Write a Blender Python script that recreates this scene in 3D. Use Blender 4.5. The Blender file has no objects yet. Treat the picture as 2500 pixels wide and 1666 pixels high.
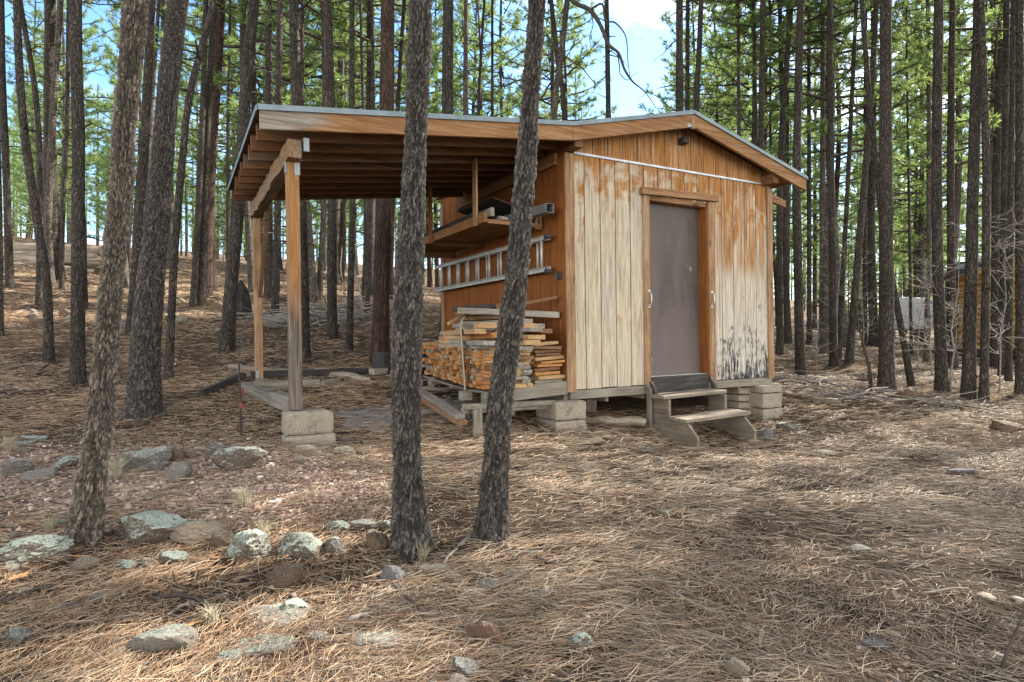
import bpy, math, random
import numpy as np
from mathutils import Vector, Matrix, Euler, noise as mn
random.seed(7); rng = np.random.default_rng(11)
R = math.radians
C = bpy.context.scene.collection
sc = bpy.context.scene
F, CX, CY, EYE = 1470.0, 1250.0, 830.0, 1.2      # camera: focal length and centre in photo pixels, eye height

# ------------------------------------------------------------------ ground
def P3(x, y, d):
    return ((x-CX)/F*d, d, EYE-(y-CY)/F*d)
CTRL = [(1250,1666,2.0),(0,1666,2.0),(2500,1666,2.0),(1004,1345,3.2),(200,1325,3.2),(1200,1312,3.35),(1900,1300,3.4),(2500,1300,3.4),
 (740,1094,4.75),(300,1110,4.7),(0,1130,4.5),(1400,1060,6.0),(1710,1088,6.3),(1550,1093,5.85),(1863,1026,7.5),(2300,1063,6.8),(2165,951,9.5),
 (2300,957,9.5),(2364,976,9),(1955,921,11.5),(2035,896,13),(2073,887,13),(2500,940,10),(2400,900,14),(2200,850,20),(2200,835,30),(1900,860,15),
 (620,932,7.0),(190,941,7.2),(119,887,8),(319,823,9.5),(24,705,13),(553,861,9),(471,749,13),(411,931,7.2),(350,1015,5.8),(671,778,11.5),
 (745,893,8.3),(811,829,10),(852,857,9.3),(927,888,8.7),(657,727,13.5),(778,731,14),(950,734,15),(100,640,16.5),(400,690,17),(1085,760,14),
 (600,650,25),(900,690,25),(50,580,24),(0,600,50),(1000,690,50),(2200,815,50),(2500,830,50),(1600,770,30),(1500,870,10),(1100,960,7.0),(850,985,6.2),(700,1112,4.5),(1150,1068,5.45),(640,1090,4.8),(1600,690,90),(2500,800,90),(200,600,90)]
cp = np.array([P3(*c) for c in CTRL])
cp = np.vstack([cp, [[-3,-1.5,.03],[0,-1.5,.03],[3,-1.5,.03],[-8,-4,.1],[8,-4,-.1],[-9,3.5,.75],[9,3.5,.0],[-22,8,3.0],[22,8,.0],[45,20,-.2],[-50,20,6]]])
_n = len(cp)
_D = np.sqrt(((cp[:,None,:2]-cp[None,:,:2])**2).sum(-1)+.04)
_A = np.zeros((_n+3,_n+3)); _A[:_n,:_n] = -_D + np.eye(_n)*.06*-1
_A[:_n,_n] = 1; _A[:_n,_n+1:] = cp[:,:2]; _A[_n,:_n] = 1; _A[_n+1:,:_n] = cp[:,:2].T
_W = np.linalg.solve(_A, np.concatenate([cp[:,2],[0,0,0]]))

def _hash(ix, iy, iz, s=0):
    h = (ix*374761393 + iy*668265263 + iz*2147483647 + s*1274126177) & 0xffffffff
    h = ((h ^ (h>>13))*1274126177) & 0xffffffff
    h = (h ^ (h>>16)) & 0xffffffff
    h = (h*2246822519) & 0xffffffff
    return ((h ^ (h>>15)) & 0xffffff)/float(0xffffff)
def vnoise(p, s=0):
    p = np.asarray(p, float); i = np.floor(p).astype(np.int64); f = p-i; f = f*f*(3-2*f); r = 0
    for a in (0,1):
        for b in (0,1):
            for c in (0,1):
                w = (f[:,0] if a else 1-f[:,0])*(f[:,1] if b else 1-f[:,1])*(f[:,2] if c else 1-f[:,2])
                r = r + w*_hash(i[:,0]+a, i[:,1]+b, i[:,2]+c, s)
    return r
def fbm(p, o=4, s=0):
    p = np.asarray(p, float); r = 0; a = .5; t = 0
    for k in range(o):
        r = r + a*vnoise(p*2**k, s+k); t += a; a *= .5
    return r/t
def worley(p, s=0):
    p = np.asarray(p, float); i = np.floor(p).astype(np.int64)
    f1 = np.full(len(p), 9.); f2 = f1.copy(); idn = np.zeros(len(p)); global WDZ; WDZ = np.zeros(len(p))
    for a in (-1,0,1):
        for b in (-1,0,1):
            for c in (-1,0,1):
                j = i+np.array([a,b,c]); q = j+np.stack([_hash(j[:,0],j[:,1],j[:,2],s+k) for k in (1,2,3)],1)
                d = np.sqrt(((p-q)**2).sum(1)); hid = _hash(j[:,0],j[:,1],j[:,2],s+9)
                n1 = d < f1
                f2 = np.where(n1, f1, np.minimum(f2, d)); idn = np.where(n1, hid, idn); WDZ = np.where(n1, p[:,2]-q[:,2], WDZ); f1 = np.where(n1, d, f1)
    return f1, f2, idn

def gz0(x, y):
    x = np.atleast_1d(np.asarray(x, float)); y = np.atleast_1d(np.asarray(y, float))
    d = np.sqrt((x[:,None]-cp[None,:,0])**2+(y[:,None]-cp[None,:,1])**2+.04)
    return -d@_W[:_n] + _W[_n] + _W[_n+1]*x + _W[_n+2]*y
def gzv(x, y):
    x = np.atleast_1d(np.asarray(x, float)); y = np.atleast_1d(np.asarray(y, float))
    o = np.zeros_like(x)
    out = np.concatenate([gz0(x[k:k+20000], y[k:k+20000]) for k in range(0, len(x), 20000)])
    near = np.clip(y/6, .35, 2.2)
    out = out + (fbm(np.stack([x*1.1,y*1.1,o],1),3,3)-.5)*.065*near + (fbm(np.stack([x*5,y*5,o],1),2,8)-.5)*.035
    return out
def gz(x, y): return float(gzv([x],[y])[0])
def hit(px, py, dmin=1.3, dmax=80):
    d = np.geomspace(dmin, dmax, 700)
    gx = (px-CX)/F*d
    zr = EYE-(py-CY)/F*d
    k = np.nonzero(zr <= gzv(gx, d))[0]
    dd = d[k[0]] if len(k) else 30.
    return float((px-CX)/F*dd), float(dd)

# ------------------------------------------------------------------ materials
class NT:
    def __init__(s, name):
        s.m = bpy.data.materials.new(name); s.m.use_nodes = True; s.t = s.m.node_tree; s.t.nodes.clear()
        s.out = s.n('ShaderNodeOutputMaterial')
    def n(s, k, **kw):
        o = s.t.nodes.new(k)
        for a, b in kw.items(): setattr(o, a, b)
        return o
    def l(s, a, b): s.t.links.new(a, b)
    def set(s, inp, v):
        if hasattr(v, 'is_output'): s.l(v, inp)
        elif isinstance(v, (tuple, list)) and len(v) == 3 and inp.type == 'RGBA': inp.default_value = (*v, 1)
        else: inp.default_value = v
    def coord(s, scale=(1,1,1), kind='Object', offs=None, rnd=False):
        tc = s.n('ShaderNodeTexCoord'); v = tc.outputs[kind]
        if offs:
            at = s.n('ShaderNodeVertexColor', layer_name=offs); m = s.n('ShaderNodeVectorMath', operation='MULTIPLY_ADD')
            s.l(at.outputs[0], m.inputs[0]); m.inputs[1].default_value = (13,17,11); s.l(v, m.inputs[2]); v = m.outputs[0]
        if rnd:
            oi = s.n('ShaderNodeObjectInfo'); m = s.n('ShaderNodeVectorMath', operation='MULTIPLY_ADD')
            s.l(oi.outputs['Random'], m.inputs[0]); m.inputs[1].default_value = (31,47,23); s.l(v, m.inputs[2]); v = m.outputs[0]
        mp = s.n('ShaderNodeMapping'); mp.inputs['Scale'].default_value = scale; s.l(v, mp.inputs[0]); return mp.outputs[0]
    def noise(s, v, scale=5, detail=4, rough=.55, dist=0):
        o = s.n('ShaderNodeTexNoise'); s.l(v, o.inputs['Vector']); o.inputs['Scale'].default_value = scale
        o.inputs['Detail'].default_value = detail; o.inputs['Roughness'].default_value = rough; o.inputs['Distortion'].default_value = dist
        return o.outputs['Fac']
    def voro(s, v, scale, feature='F1', out='Distance', rand=1):
        o = s.n('ShaderNodeTexVoronoi', feature=feature); s.l(v, o.inputs['Vector']); o.inputs['Scale'].default_value = scale
        o.inputs['Randomness'].default_value = rand
        return o.outputs[out]
    def ramp(s, f, stops):
        o = s.n('ShaderNodeValToRGB'); e = o.color_ramp.elements
        while len(e) < len(stops): e.new(.5)
        for k, (p, c) in enumerate(stops):
            e[k].position = p; e[k].color = (*c, 1) if isinstance(c, (tuple, list)) else (c,c,c,1)
        s.l(f, o.inputs[0]); return o.outputs[0]
    def mix(s, f, a, b, mode='MIX'):
        o = s.n('ShaderNodeMix', data_type='RGBA', blend_type=mode)
        s.set(o.inputs[0], f); s.set(o.inputs[6], a); s.set(o.inputs[7], b); return o.outputs[2]
    def math(s, op, a, b=0, c=0, clamp=False):
        o = s.n('ShaderNodeMath', operation=op, use_clamp=clamp)
        for i, v in enumerate((a,b,c)): s.set(o.inputs[i], v)
        return o.outputs[0]
    def sep(s, v):
        o = s.n('ShaderNodeSeparateXYZ'); s.l(v, o.inputs[0]); return o.outputs
    def bump(s, h, strength=.5, dist=.01):
        o = s.n('ShaderNodeBump'); o.inputs['Strength'].default_value = strength; o.inputs['Distance'].default_value = dist; s.l(h, o.inputs['Height']); return o.outputs[0]
    def pbr(s, col, rough=.85, nrm=None, metal=0, spec=.25):
        o = s.n('ShaderNodeBsdfPrincipled'); s.set(o.inputs['Base Color'], col); s.set(o.inputs['Roughness'], rough); s.set(o.inputs['Metallic'], metal)
        o.inputs['Specular IOR Level'].default_value = spec
        if nrm: s.l(nrm, o.inputs['Normal'])
        s.l(o.outputs[0], s.out.inputs[0]); return s.m

def wood(name, dark, mid, light, axis='z', grey=None, knots=True, rough=.8, offs='bc', rnd=False, gk=.5):
    t = NT(name)
    st = {'x':(.06,1,1),'y':(1,.06,1),'z':(1,1,.06)}[axis]
    v = t.coord(st, offs=offs, rnd=rnd); v0 = t.coord((1,1,1), offs=offs, rnd=rnd)
    g1 = t.noise(v, 42, 6, .65, .6); g2 = t.noise(v, 9, 3, .5, 1.2); big = t.noise(v0, 2.2, 3, .6)
    c = t.ramp(g1, [(.28,dark),(.5,mid),(.74,light)])
    c = t.mix(t.math('MULTIPLY', g2, .55), c, t.ramp(big, [(.3,dark),(.7,light)]))
    if knots:
        kv = t.coord({'x':(.35,1,1),'y':(1,.35,1),'z':(1,1,.35)}[axis], offs=offs, rnd=rnd)
        k = t.voro(kv, 4.5); kk = t.ramp(k, [(.05,1.),(.12,0.)]); c = t.mix(t.math('MULTIPLY', kk, .75), c, tuple(x*.35 for x in dark))
    if grey:
        gm = t.ramp(t.noise(v, 5, 4, .6), [(gk-.1,0.),(gk+.12,1.)]); c = t.mix(t.math('MULTIPLY',gm,.8), c, t.ramp(g1, [(.3,tuple(x*.35 for x in grey)),(.7,grey)]))
    return t.pbr(c, rough, t.bump(g1, .55, .004))

M = {}
M['rafter'] = wood('rafter_wood', (.042,.018,.008), (.13,.056,.022), (.23,.115,.05), 'x', grey=(.20,.17,.13), gk=.62)
M['side'] = wood('stained_siding', (.09,.026,.006), (.20,.066,.014), (.30,.11,.028), 'z', knots=False)
M['trim_z'] = wood('trim_upright', (.10,.05,.024), (.27,.155,.08), (.48,.335,.205), 'z')
M['trim_x'] = wood('trim_level', (.095,.042,.018), (.235,.12,.054), (.39,.245,.13), 'x')
M['beam_y'] = wood('rough_beam', (.10,.05,.025), (.23,.13,.062), (.37,.24,.13), 'y', grey=(.26,.22,.18), gk=.56)
M['shelf_y'] = wood('shelf_wood', (.11,.045,.015), (.24,.11,.04), (.34,.18,.075), 'y', knots=False)
M['greywood'] = wood('weathered_grey_wood', (.07,.058,.045), (.20,.175,.14), (.34,.31,.26), 'x', knots=False, rnd=True)
M['greywood_z'] = wood('weathered_grey_post', (.07,.058,.045), (.19,.165,.13), (.32,.29,.24), 'z', knots=False, rnd=True)
M['greywood_y'] = wood('weathered_grey_plank', (.07,.055,.04), (.18,.15,.115), (.30,.26,.21), 'y', knots=False, rnd=True)
M['steps'] = wood('step_wood', (.08,.062,.045), (.21,.175,.13), (.36,.315,.25), 'x', knots=True)
M['burnt'] = wood('blackened_board', (.01,.01,.011), (.035,.034,.036), (.12,.095,.075), 'x', knots=False)
M['lum_orange'] = wood('fresh_lumber', (.17,.06,.016), (.40,.17,.055), (.58,.33,.14), 'x', rnd=True, knots=False)
M['lum_tan'] = wood('tan_lumber', (.20,.11,.045), (.40,.25,.12), (.56,.40,.22), 'x', rnd=True, knots=False)
M['lum_grey'] = wood('grey_lumber', (.09,.078,.065), (.25,.22,.18), (.42,.385,.33), 'x', rnd=True, knots=False)
M['lum_brown'] = wood('brown_lumber', (.07,.033,.015), (.19,.10,.05), (.30,.18,.10), 'x', rnd=True, knots=False)

def front_siding():
    t = NT('weathered_siding'); v = t.coord((1,1,.05), offs='bc'); v0 = t.coord((1,1,1)); vo = t.coord((1,1,1), offs='bc')
    g1 = t.noise(v, 46, 6, .62, .9); g2 = t.noise(v, 12, 4, .55, 1.5)
    s = t.sep(t.coord()); h = s[2]; u = s[0]
    pale = t.ramp(g1, [(.25,(.185,.14,.09)),(.48,(.43,.36,.26)),(.72,(.59,.525,.42))])
    pale = t.mix(t.math('MULTIPLY', t.ramp(g2,[(.45,0.),(.75,1.)]), .35), pale, (.42,.29,.15))
    stain = t.ramp(g1, [(.25,(.10,.035,.008)),(.5,(.30,.125,.030)),(.75,(.47,.26,.10))])
    # stain that the weather left, thickest under the eaves
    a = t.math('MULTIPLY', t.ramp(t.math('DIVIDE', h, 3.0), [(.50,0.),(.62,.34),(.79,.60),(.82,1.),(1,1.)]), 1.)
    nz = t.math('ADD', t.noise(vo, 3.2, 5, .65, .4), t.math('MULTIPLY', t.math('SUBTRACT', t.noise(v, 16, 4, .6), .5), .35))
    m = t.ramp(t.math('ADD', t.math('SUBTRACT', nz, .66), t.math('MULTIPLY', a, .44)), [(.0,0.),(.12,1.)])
    # remnants at the right hand boards reach lower
    low = t.math('MULTIPLY', t.ramp(t.math('DIVIDE', u, 3.2), [(.62,0.),(.74,1.)]), t.ramp(t.math('DIVIDE',h,3.), [(.40,0.),(.48,1.)]))
    m2 = t.math('MULTIPLY', low, t.ramp(t.noise(v, 11, 4, .6), [(.44,0.),(.54,.9)]))
    m = t.math('MAXIMUM', m, m2)
    gy = t.ramp(t.noise(t.coord((1,1,.22), offs='bc'), 4, 4, .65), [(.42,0.),(.62,.6)]); pale = t.mix(gy, pale, t.ramp(g1, [(.3,(.19,.165,.135)),(.7,(.50,.46,.40))]))
    c = t.mix(t.math('MULTIPLY', m, t.ramp(t.noise(v, 30, 4, .65), [(.30,.45),(.55,1.)])), pale, stain)
    ws = t.ramp(t.noise(v, 20, 5, .7, .8), [(.58,0.),(.68,.45)]); c = t.mix(ws, c, (.36,.22,.10)); dk = t.ramp(t.noise(t.coord((1,1,.10), offs='bc'), 34, 3, .5), [(.70,0.),(.76,.7)]); c = t.mix(dk, c, (.10,.075,.05))
    # black mould along the foot of the boards
    wr = t.ramp(t.math('DIVIDE', u, 3.2), [(.0,.10),(.40,.22),(.64,.60),(.72,1.),(1,1.)])
    hh = t.math('MULTIPLY', t.ramp(t.math('DIVIDE', h, 1.4), [(0.,1.),(.30,.70),(.70,.26),(.95,0.)]), wr)
    vm = t.coord((1,1,.16), offs='bc')
    mo = t.math('ADD', t.math('MULTIPLY', t.noise(vm, 30, 6, .75, 1.6), .62), t.math('ADD', t.math('MULTIPLY', t.noise(vo, 4.5, 4, .65), .34), t.math('MULTIPLY', t.noise(v, 70, 3, .6), .12)))
    mo = t.ramp(t.math('ADD', t.math('SUBTRACT', mo, .680), t.math('MULTIPLY', hh, .185)), [(.0,0.),(.05,.97)])
    white = t.math('MULTIPLY', wr, t.ramp(t.math('DIVIDE', h, 1.4), [(0.,.75),(.6,.35),(1.,0.)]))
    c = t.mix(t.math('MULTIPLY', white, .55), c, t.ramp(g1, [(.3,(.42,.42,.42)),(.7,(.70,.72,.74))]))
    c = t.mix(mo, c, (.022,.024,.028))
    kn = t.voro(t.coord((1,1,.5), offs='bc'), 2.6); c = t.mix(t.math('MULTIPLY', t.ramp(kn,[(.03,1.),(.07,0.)]), .8), c, (.13,.07,.03))
    return t.pbr(c, .88, t.bump(g1, .5, .004))
M['front'] = front_siding()

def fascia_mat():
    t = NT('fascia_wood'); v = t.coord((.05,1,1)); g1 = t.noise(v, 34, 6, .65, 1.0); g2 = t.noise(v, 7, 3, .5, 2.)
    c = t.ramp(g1, [(.28,(.10,.046,.02)),(.5,(.26,.14,.064)),(.74,(.43,.29,.165))])
    c = t.mix(t.math('MULTIPLY', g2, .5), c, (.20,.085,.03))
    k = t.voro(t.coord((.45,1,1)), 3.4); c = t.mix(t.math('MULTIPLY', t.ramp(k, [(.04,1.),(.09,0.)]), .8), c, (.05,.018,.006))
    u = t.sep(t.coord())[0]
    gm = t.ramp(t.math('ADD', t.math('MULTIPLY', t.math('ADD', u, 2.95), -1.15), t.math('ADD', t.noise(v, 6, 4, .6), .45)), [(.38,0.),(.62,1.)])
    c = t.mix(gm, c, t.ramp(g1, [(.3,(.09,.075,.06)),(.7,(.34,.30,.25))]))
    return t.pbr(c, .82, t.bump(g1, .5, .004))
M['fascia'] = fascia_mat()
def post_mat():
    t = NT('post_wood'); v = t.coord((1,1,.05)); g1 = t.noise(v, 40, 6, .65, 1.1); g2 = t.noise(v, 9, 3, .5, 2.)
    c = t.ramp(g1, [(.28,(.15,.06,.02)),(.5,(.28,.145,.062)),(.74,(.44,.28,.145))]); c = t.mix(t.math('MULTIPLY', g2, .5), c, (.26,.11,.035))
    k = t.voro(t.coord((1,1,.4)), 3.); c = t.mix(t.math('MULTIPLY', t.ramp(k, [(.05,1.),(.10,0.)]), .8), c, (.06,.02,.007))
    h = t.sep(t.coord())[2]
    gm = t.ramp(t.math('ADD', t.math('MULTIPLY', t.math('SUBTRACT', 1.25, h), .8), t.math('SUBTRACT', t.noise(v, 8, 4, .6), .35)), [(.15,0.),(.55,1.)])
    c = t.mix(gm, c, t.ramp(g1, [(.32,(.042,.033,.026)),(.7,(.225,.185,.15))]))
    return t.pbr(c, .85, t.bump(g1, .6, .005))
M['post'] = post_mat()
def door_mat():
    t = NT('door_paint'); v = t.coord((1,1,.25)); n = t.noise(v, 4, 4, .6); n2 = t.noise(t.coord(), 9, 5, .7)
    c = t.ramp(n, [(.3,(.060,.046,.042)),(.7,(.12,.094,.086))]); c = t.mix(t.ramp(n2, [(.58,0.),(.8,.4)]), c, (.20,.17,.165))
    h = t.sep(t.coord())[2]; c = t.mix(t.ramp(t.math('ADD', t.math('DIVIDE', h, 2.2), t.math('MULTIPLY', n2, .2)), [(.30,.5),(.55,0.)]), c, (.165,.128,.116))
    sc_ = t.ramp(t.noise(t.coord((1,1,.22)), 26, 3, .5), [(.70,0.),(.73,1.)]); c = t.mix(t.math('MULTIPLY', sc_, .6), c, (.42,.38,.37))
    return t.pbr(c, .55, t.bump(n2, .12, .003))
M['door'] = door_mat()
def metal(name, col, rough=.4, var=.25):
    t = NT(name); n = t.noise(t.coord((1,1,1)), 14, 4, .6)
    c = t.ramp(n, [(.3,tuple(x*(1-var) for x in col)),(.7,col)]); return t.pbr(c, t.ramp(n, [(.3,rough),(.7,rough+.2)]), None, .9)
M['galv'] = metal('galvanised_steel', (.34,.36,.385), .5); t = NT('aluminium'); n = t.noise(t.coord(), 14, 4, .6); M['alu'] = t.pbr(t.ramp(n, [(.3,(.36,.355,.33)),(.7,(.50,.49,.455))]), .5, None, .35, .4); M['darkmetal'] = metal('dark_steel', (.10,.10,.11), .5)
M['chrome'] = metal('chrome', (.42,.42,.43), .3)
t = NT('drip_edge_paint'); n = t.noise(t.coord(), 6, 4, .6); M['drip'] = t.pbr(t.ramp(n, [(.3,(.13,.17,.195)),(.7,(.22,.275,.305))]), .5, None, .2, .4)
t = NT('strip_paint'); n = t.noise(t.coord(), 6, 4, .6); M['strip'] = t.pbr(t.ramp(n, [(.3,(.36,.38,.42)),(.7,(.62,.64,.68))]), .42, None, .3, .5)
t = NT('roofing_felt'); n = t.noise(t.coord(), 40, 4, .6); M['roofing'] = t.pbr(t.ramp(n, [(.3,(.03,.032,.035)),(.7,(.075,.08,.085))]), .9, t.bump(n,.4,.004))
def concrete(name, a, b, sc_=1., rnd=True):
    t = NT(name); v = t.coord(rnd=rnd); n = t.noise(v, 90*sc_, 3, .7); n2 = t.noise(v, 7*sc_, 4, .6); p = t.voro(v, 130*sc_)
    c = t.mix(t.math('MULTIPLY', n2, .8), t.ramp(n, [(.3,a),(.65,b)]), tuple((x+y)*.5 for x, y in zip(a,b)))
    st_ = t.ramp(t.noise(v, 11*sc_, 5, .7), [(.52,0.),(.66,.55)]); c = t.mix(st_, c, tuple(x*.5 for x in a)); c = t.mix(t.math('MULTIPLY', t.ramp(n, [(.28,1.),(.36,0.)]), .8), c, tuple(x*.3 for x in a))
    return t.pbr(c, .92, t.bump(t.math('ADD', n, t.math('MULTIPLY', p, .4)), .8, .006))
M['block'] = concrete('concrete_block', (.20,.17,.13), (.38,.33,.26)); M['paver'] = concrete('concrete_paver', (.24,.20,.165), (.40,.345,.28))
def bark(name, deep, mid, scale, zs=.30, rough=.9, geo=False, flake=.6):
    t = NT(name); v = t.coord((1,1,zs), rnd=True); v1 = t.coord((1,1,.7), rnd=True)
    d = t.n('ShaderNodeVectorMath', operation='MULTIPLY_ADD'); nn = t.n('ShaderNodeTexNoise'); t.l(v, nn.inputs['Vector']); nn.inputs['Scale'].default_value = 9
    t.l(nn.outputs['Color'], d.inputs[0]); d.inputs[1].default_value = (.13,.13,.13); t.l(v, d.inputs[2]); v = d.outputs[0]
    e = t.voro(v, 36, 'DISTANCE_TO_EDGE'); fine = t.noise(v1, 70, 5, .7); cell = t.voro(v, 36, 'F1', 'Color')
    plate = t.ramp(e, [(.0,0.),(.16,1.)]); hb = t.math('ADD', plate, t.math('MULTIPLY', fine, .7))
    c = t.ramp(fine, [(.25,deep),(.5,mid),(.75,scale)])
    c = t.mix(t.math('MULTIPLY', t.sep(cell)[0], flake), c, scale); c = t.mix(t.math('MULTIPLY', t.math('SUBTRACT', 1, plate), .6), c, deep)
    big = t.noise(t.coord((1,1,.4), rnd=True), 3, 3, .6); c = t.mix(t.math('MULTIPLY', t.ramp(big, [(.45,0.),(.7,1.)]), .4), c, deep)
    if geo:
        at = t.n('ShaderNodeVertexColor', layer_name='crack'); s = t.sep(at.outputs[0])
        c = t.ramp(t.math('ADD', t.math('MULTIPLY', fine, .6), t.math('MULTIPLY', s[1], .45)), [(.25,deep),(.52,mid),(.80,scale)])
        c = t.mix(t.math('MULTIPLY', t.math('SUBTRACT', 1, s[0]), .9), c, deep)  # cracks darkened: the bark's own furrow tone plus painted-in crevice shade
        return t.pbr(c, rough, t.bump(fine, .8, .006))
    return t.pbr(c, rough, t.bump(hb, 1., .022))
M['bark_dark'] = bark('dark_bark', (.015,.012,.010), (.054,.044,.036), (.145,.12,.098))
M['bark_grey'] = bark('grey_bark', (.028,.022,.018), (.115,.095,.077), (.27,.23,.19))
M['bark_red'] = bark('reddish_bark', (.02,.012,.009), (.066,.040,.029), (.13,.085,.062), .14)
M['bark_near'] = bark('near_grey_bark', (.010,.008,.006), (.100,.082,.065), (.35,.295,.24), geo=True)
M['bark_near_dark'] = bark('near_dark_bark', (.007,.006,.0055), (.052,.045,.040), (.22,.195,.17), geo=True)
t = NT('dead_twig_bark'); n = t.noise(t.coord(), 30, 3, .6); M['twig'] = t.pbr(t.ramp(n, [(.3,(.13,.11,.095)),(.7,(.34,.31,.28))]), .9)
t = NT('branch_bark'); n = t.noise(t.coord(), 20, 3, .6); M['limb'] = t.pbr(t.ramp(n, [(.3,(.03,.024,.02)),(.7,(.10,.08,.065))]), .9)
def needles(name, a, b, tr):
    t = NT(name); oi = t.n('ShaderNodeObjectInfo'); at = t.n('ShaderNodeVertexColor', layer_name='bc')
    f = t.math('ADD', t.math('MULTIPLY', t.sep(at.outputs[0])[0], .7), t.math('MULTIPLY', oi.outputs['Random'], .3))
    c = t.ramp(f, [(0,a),(1,b)])
    d = t.n('ShaderNodeBsdfDiffuse'); t.l(c, d.inputs[0]); q = t.n('ShaderNodeBsdfTranslucent'); t.l(t.mix(.5, c, tr), q.inputs[0])
    g = t.n('ShaderNodeBsdfGlossy'); g.inputs['Roughness'].default_value = .45; g.inputs[0].default_value = (.5,.55,.5,1)
    m = t.n('ShaderNodeMixShader'); m.inputs[0].default_value = .5; t.l(d.outputs[0], m.inputs[1]); t.l(q.outputs[0], m.inputs[2])
    m2 = t.n('ShaderNodeMixShader'); m2.inputs[0].default_value = .06; t.l(m.outputs[0], m2.inputs[1]); t.l(g.outputs[0], m2.inputs[2]); t.l(m2.outputs[0], t.out.inputs[0])
    return t.m
M['needles'] = needles('pine_needles', (.065,.13,.05), (.20,.29,.085), (.50,.62,.17))
def rock(name, a, b, lichen=0., lc=(.44,.50,.41), warm=None):
    t = NT(name); v = t.coord(rnd=True); n = t.noise(v, 9, 6, .68); n2 = t.noise(v, 45, 4, .7); n3 = t.noise(v, 3.4, 4, .6)
    c = t.ramp(t.math('ADD', t.math('MULTIPLY', n, .6), t.math('MULTIPLY', n2, .4)), [(.32,a),(.66,b)])
    if warm: c = t.mix(t.ramp(n3, [(.42,0.),(.6,.8)]), c, warm)
    if lichen > 0:
        z = t.sep(t.coord(kind='Normal'))[2]
        k = t.math('ADD', t.math('MULTIPLY', z, .30), t.math('ADD', t.math('MULTIPLY', n, .55), t.math('ADD', t.math('MULTIPLY', t.noise(v, 22, 5, .75), .5), t.math('MULTIPLY', t.math('SUBTRACT', n2, .5), .55))))
        k = t.ramp(k, [(.86-lichen*.35,0.),(.92-lichen*.35,1.)])
        c = t.mix(k, c, t.ramp(n2, [(.3,tuple(x*.6 for x in lc)),(.6,lc)]))
        w = t.ramp(t.noise(v, 16, 4, .7), [(.60,0.),(.64,1.)]); c = t.mix(t.math('MULTIPLY', w, .75*min(1,lichen*1.5)), c, (.55,.54,.50))
    return t.pbr(c, .93, t.bump(t.math('ADD', n, t.math('MULTIPLY', n2, .6)), .8, .02))
M['rk_lichen'] = rock('lichen_rock', (.07,.052,.04), (.19,.15,.115), .60); M['rk_some'] = rock('spotted_rock', (.075,.065,.055), (.21,.19,.165), .32, (.46,.47,.40))
M['rk_grey'] = rock('grey_rock', (.115,.098,.08), (.30,.265,.22), .16); M['rk_brown'] = rock('brown_rock', (.08,.05,.033), (.21,.145,.10), .08)
M['rk_tan'] = rock('tan_rock', (.15,.115,.08), (.36,.29,.21), .12); M['rk_red'] = rock('red_rock', (.09,.05,.034), (.22,.13,.09), .05)
M['rk_slate'] = rock('blue_slate', (.115,.112,.112), (.225,.218,.215), 0.)
def ground_mat():
    t = NT('forest_floor'); v = t.coord(); n = t.noise(v, 1.3, 5, .6); n2 = t.noise(v, 14, 6, .7); fine = t.noise(v, 90, 4, .75)
    s1 = t.noise(t.coord((1,.14,1)), 60, 3, .7, .5); s2 = t.noise(t.coord((.14,1,1)), 60, 3, .7, .5)
    st = t.math('MAXIMUM', s1, s2)
    soil = t.ramp(fine, [(.28,(.022,.016,.011)),(.55,(.055,.041,.030)),(.78,(.125,.10,.08))])
    duff = t.ramp(st, [(.42,(.055,.036,.022)),(.58,(.165,.105,.062)),(.72,(.29,.21,.14))])
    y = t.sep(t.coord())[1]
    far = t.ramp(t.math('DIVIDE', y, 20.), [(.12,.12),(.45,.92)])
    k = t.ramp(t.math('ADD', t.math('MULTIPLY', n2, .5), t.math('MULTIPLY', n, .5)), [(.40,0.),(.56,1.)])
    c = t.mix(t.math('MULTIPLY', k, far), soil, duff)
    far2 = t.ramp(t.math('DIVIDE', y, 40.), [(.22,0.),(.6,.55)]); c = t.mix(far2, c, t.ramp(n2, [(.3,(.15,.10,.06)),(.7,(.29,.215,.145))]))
    # pinkish gravel bed
    at = t.n('ShaderNodeVertexColor', layer_name='gravel'); gm = t.sep(at.outputs[0])[0]
    pk = t.ramp(t.voro(v, 55, 'F1', 'Color'), [(.2,(.19,.125,.10)),(.8,(.40,.30,.26))])
    c = t.mix(t.math('MULTIPLY', gm, t.ramp(n2, [(.32,.2),(.5,.9)])), c, pk)
    return t.pbr(c, .97, t.bump(t.math('ADD', fine, t.math('ADD', n2, t.math('MULTIPLY', st, .8))), .9, .02), 0, .1)
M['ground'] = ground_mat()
def attr_mat(name, layer='bc', rough=.8, trans=0):
    t = NT(name); at = t.n('ShaderNodeVertexColor', layer_name=layer); m = t.pbr(at.outputs[0], rough, None, 0, .3); return m
M['litter'] = attr_mat('fallen_needles', rough=.75); M['gravel'] = attr_mat('gravel_stones', rough=.93)
t = NT('webbing'); w = t.n('ShaderNodeTexWave'); t.l(t.coord(), w.inputs[0]); w.inputs['Scale'].default_value = 60
M['strap'] = t.pbr(t.mix(t.noise(t.coord(), 8, 4, .6), (.30,.235,.155), (.46,.39,.28)), .85, t.bump(w.outputs[1], .3, .002))
t = NT('oak_leaf'); M['leaf'] = t.pbr(t.ramp(t.noise(t.coord(rnd=True), 30, 3, .6), [(.3,(.36,.17,.055)),(.7,(.58,.36,.16))]), .7)
t = NT('dry_grass'); M['grass'] = t.pbr(t.ramp(t.noise(t.coord(), 20, 2, .5), [(.3,(.30,.26,.16)),(.7,(.52,.49,.36))]), .8)
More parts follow.
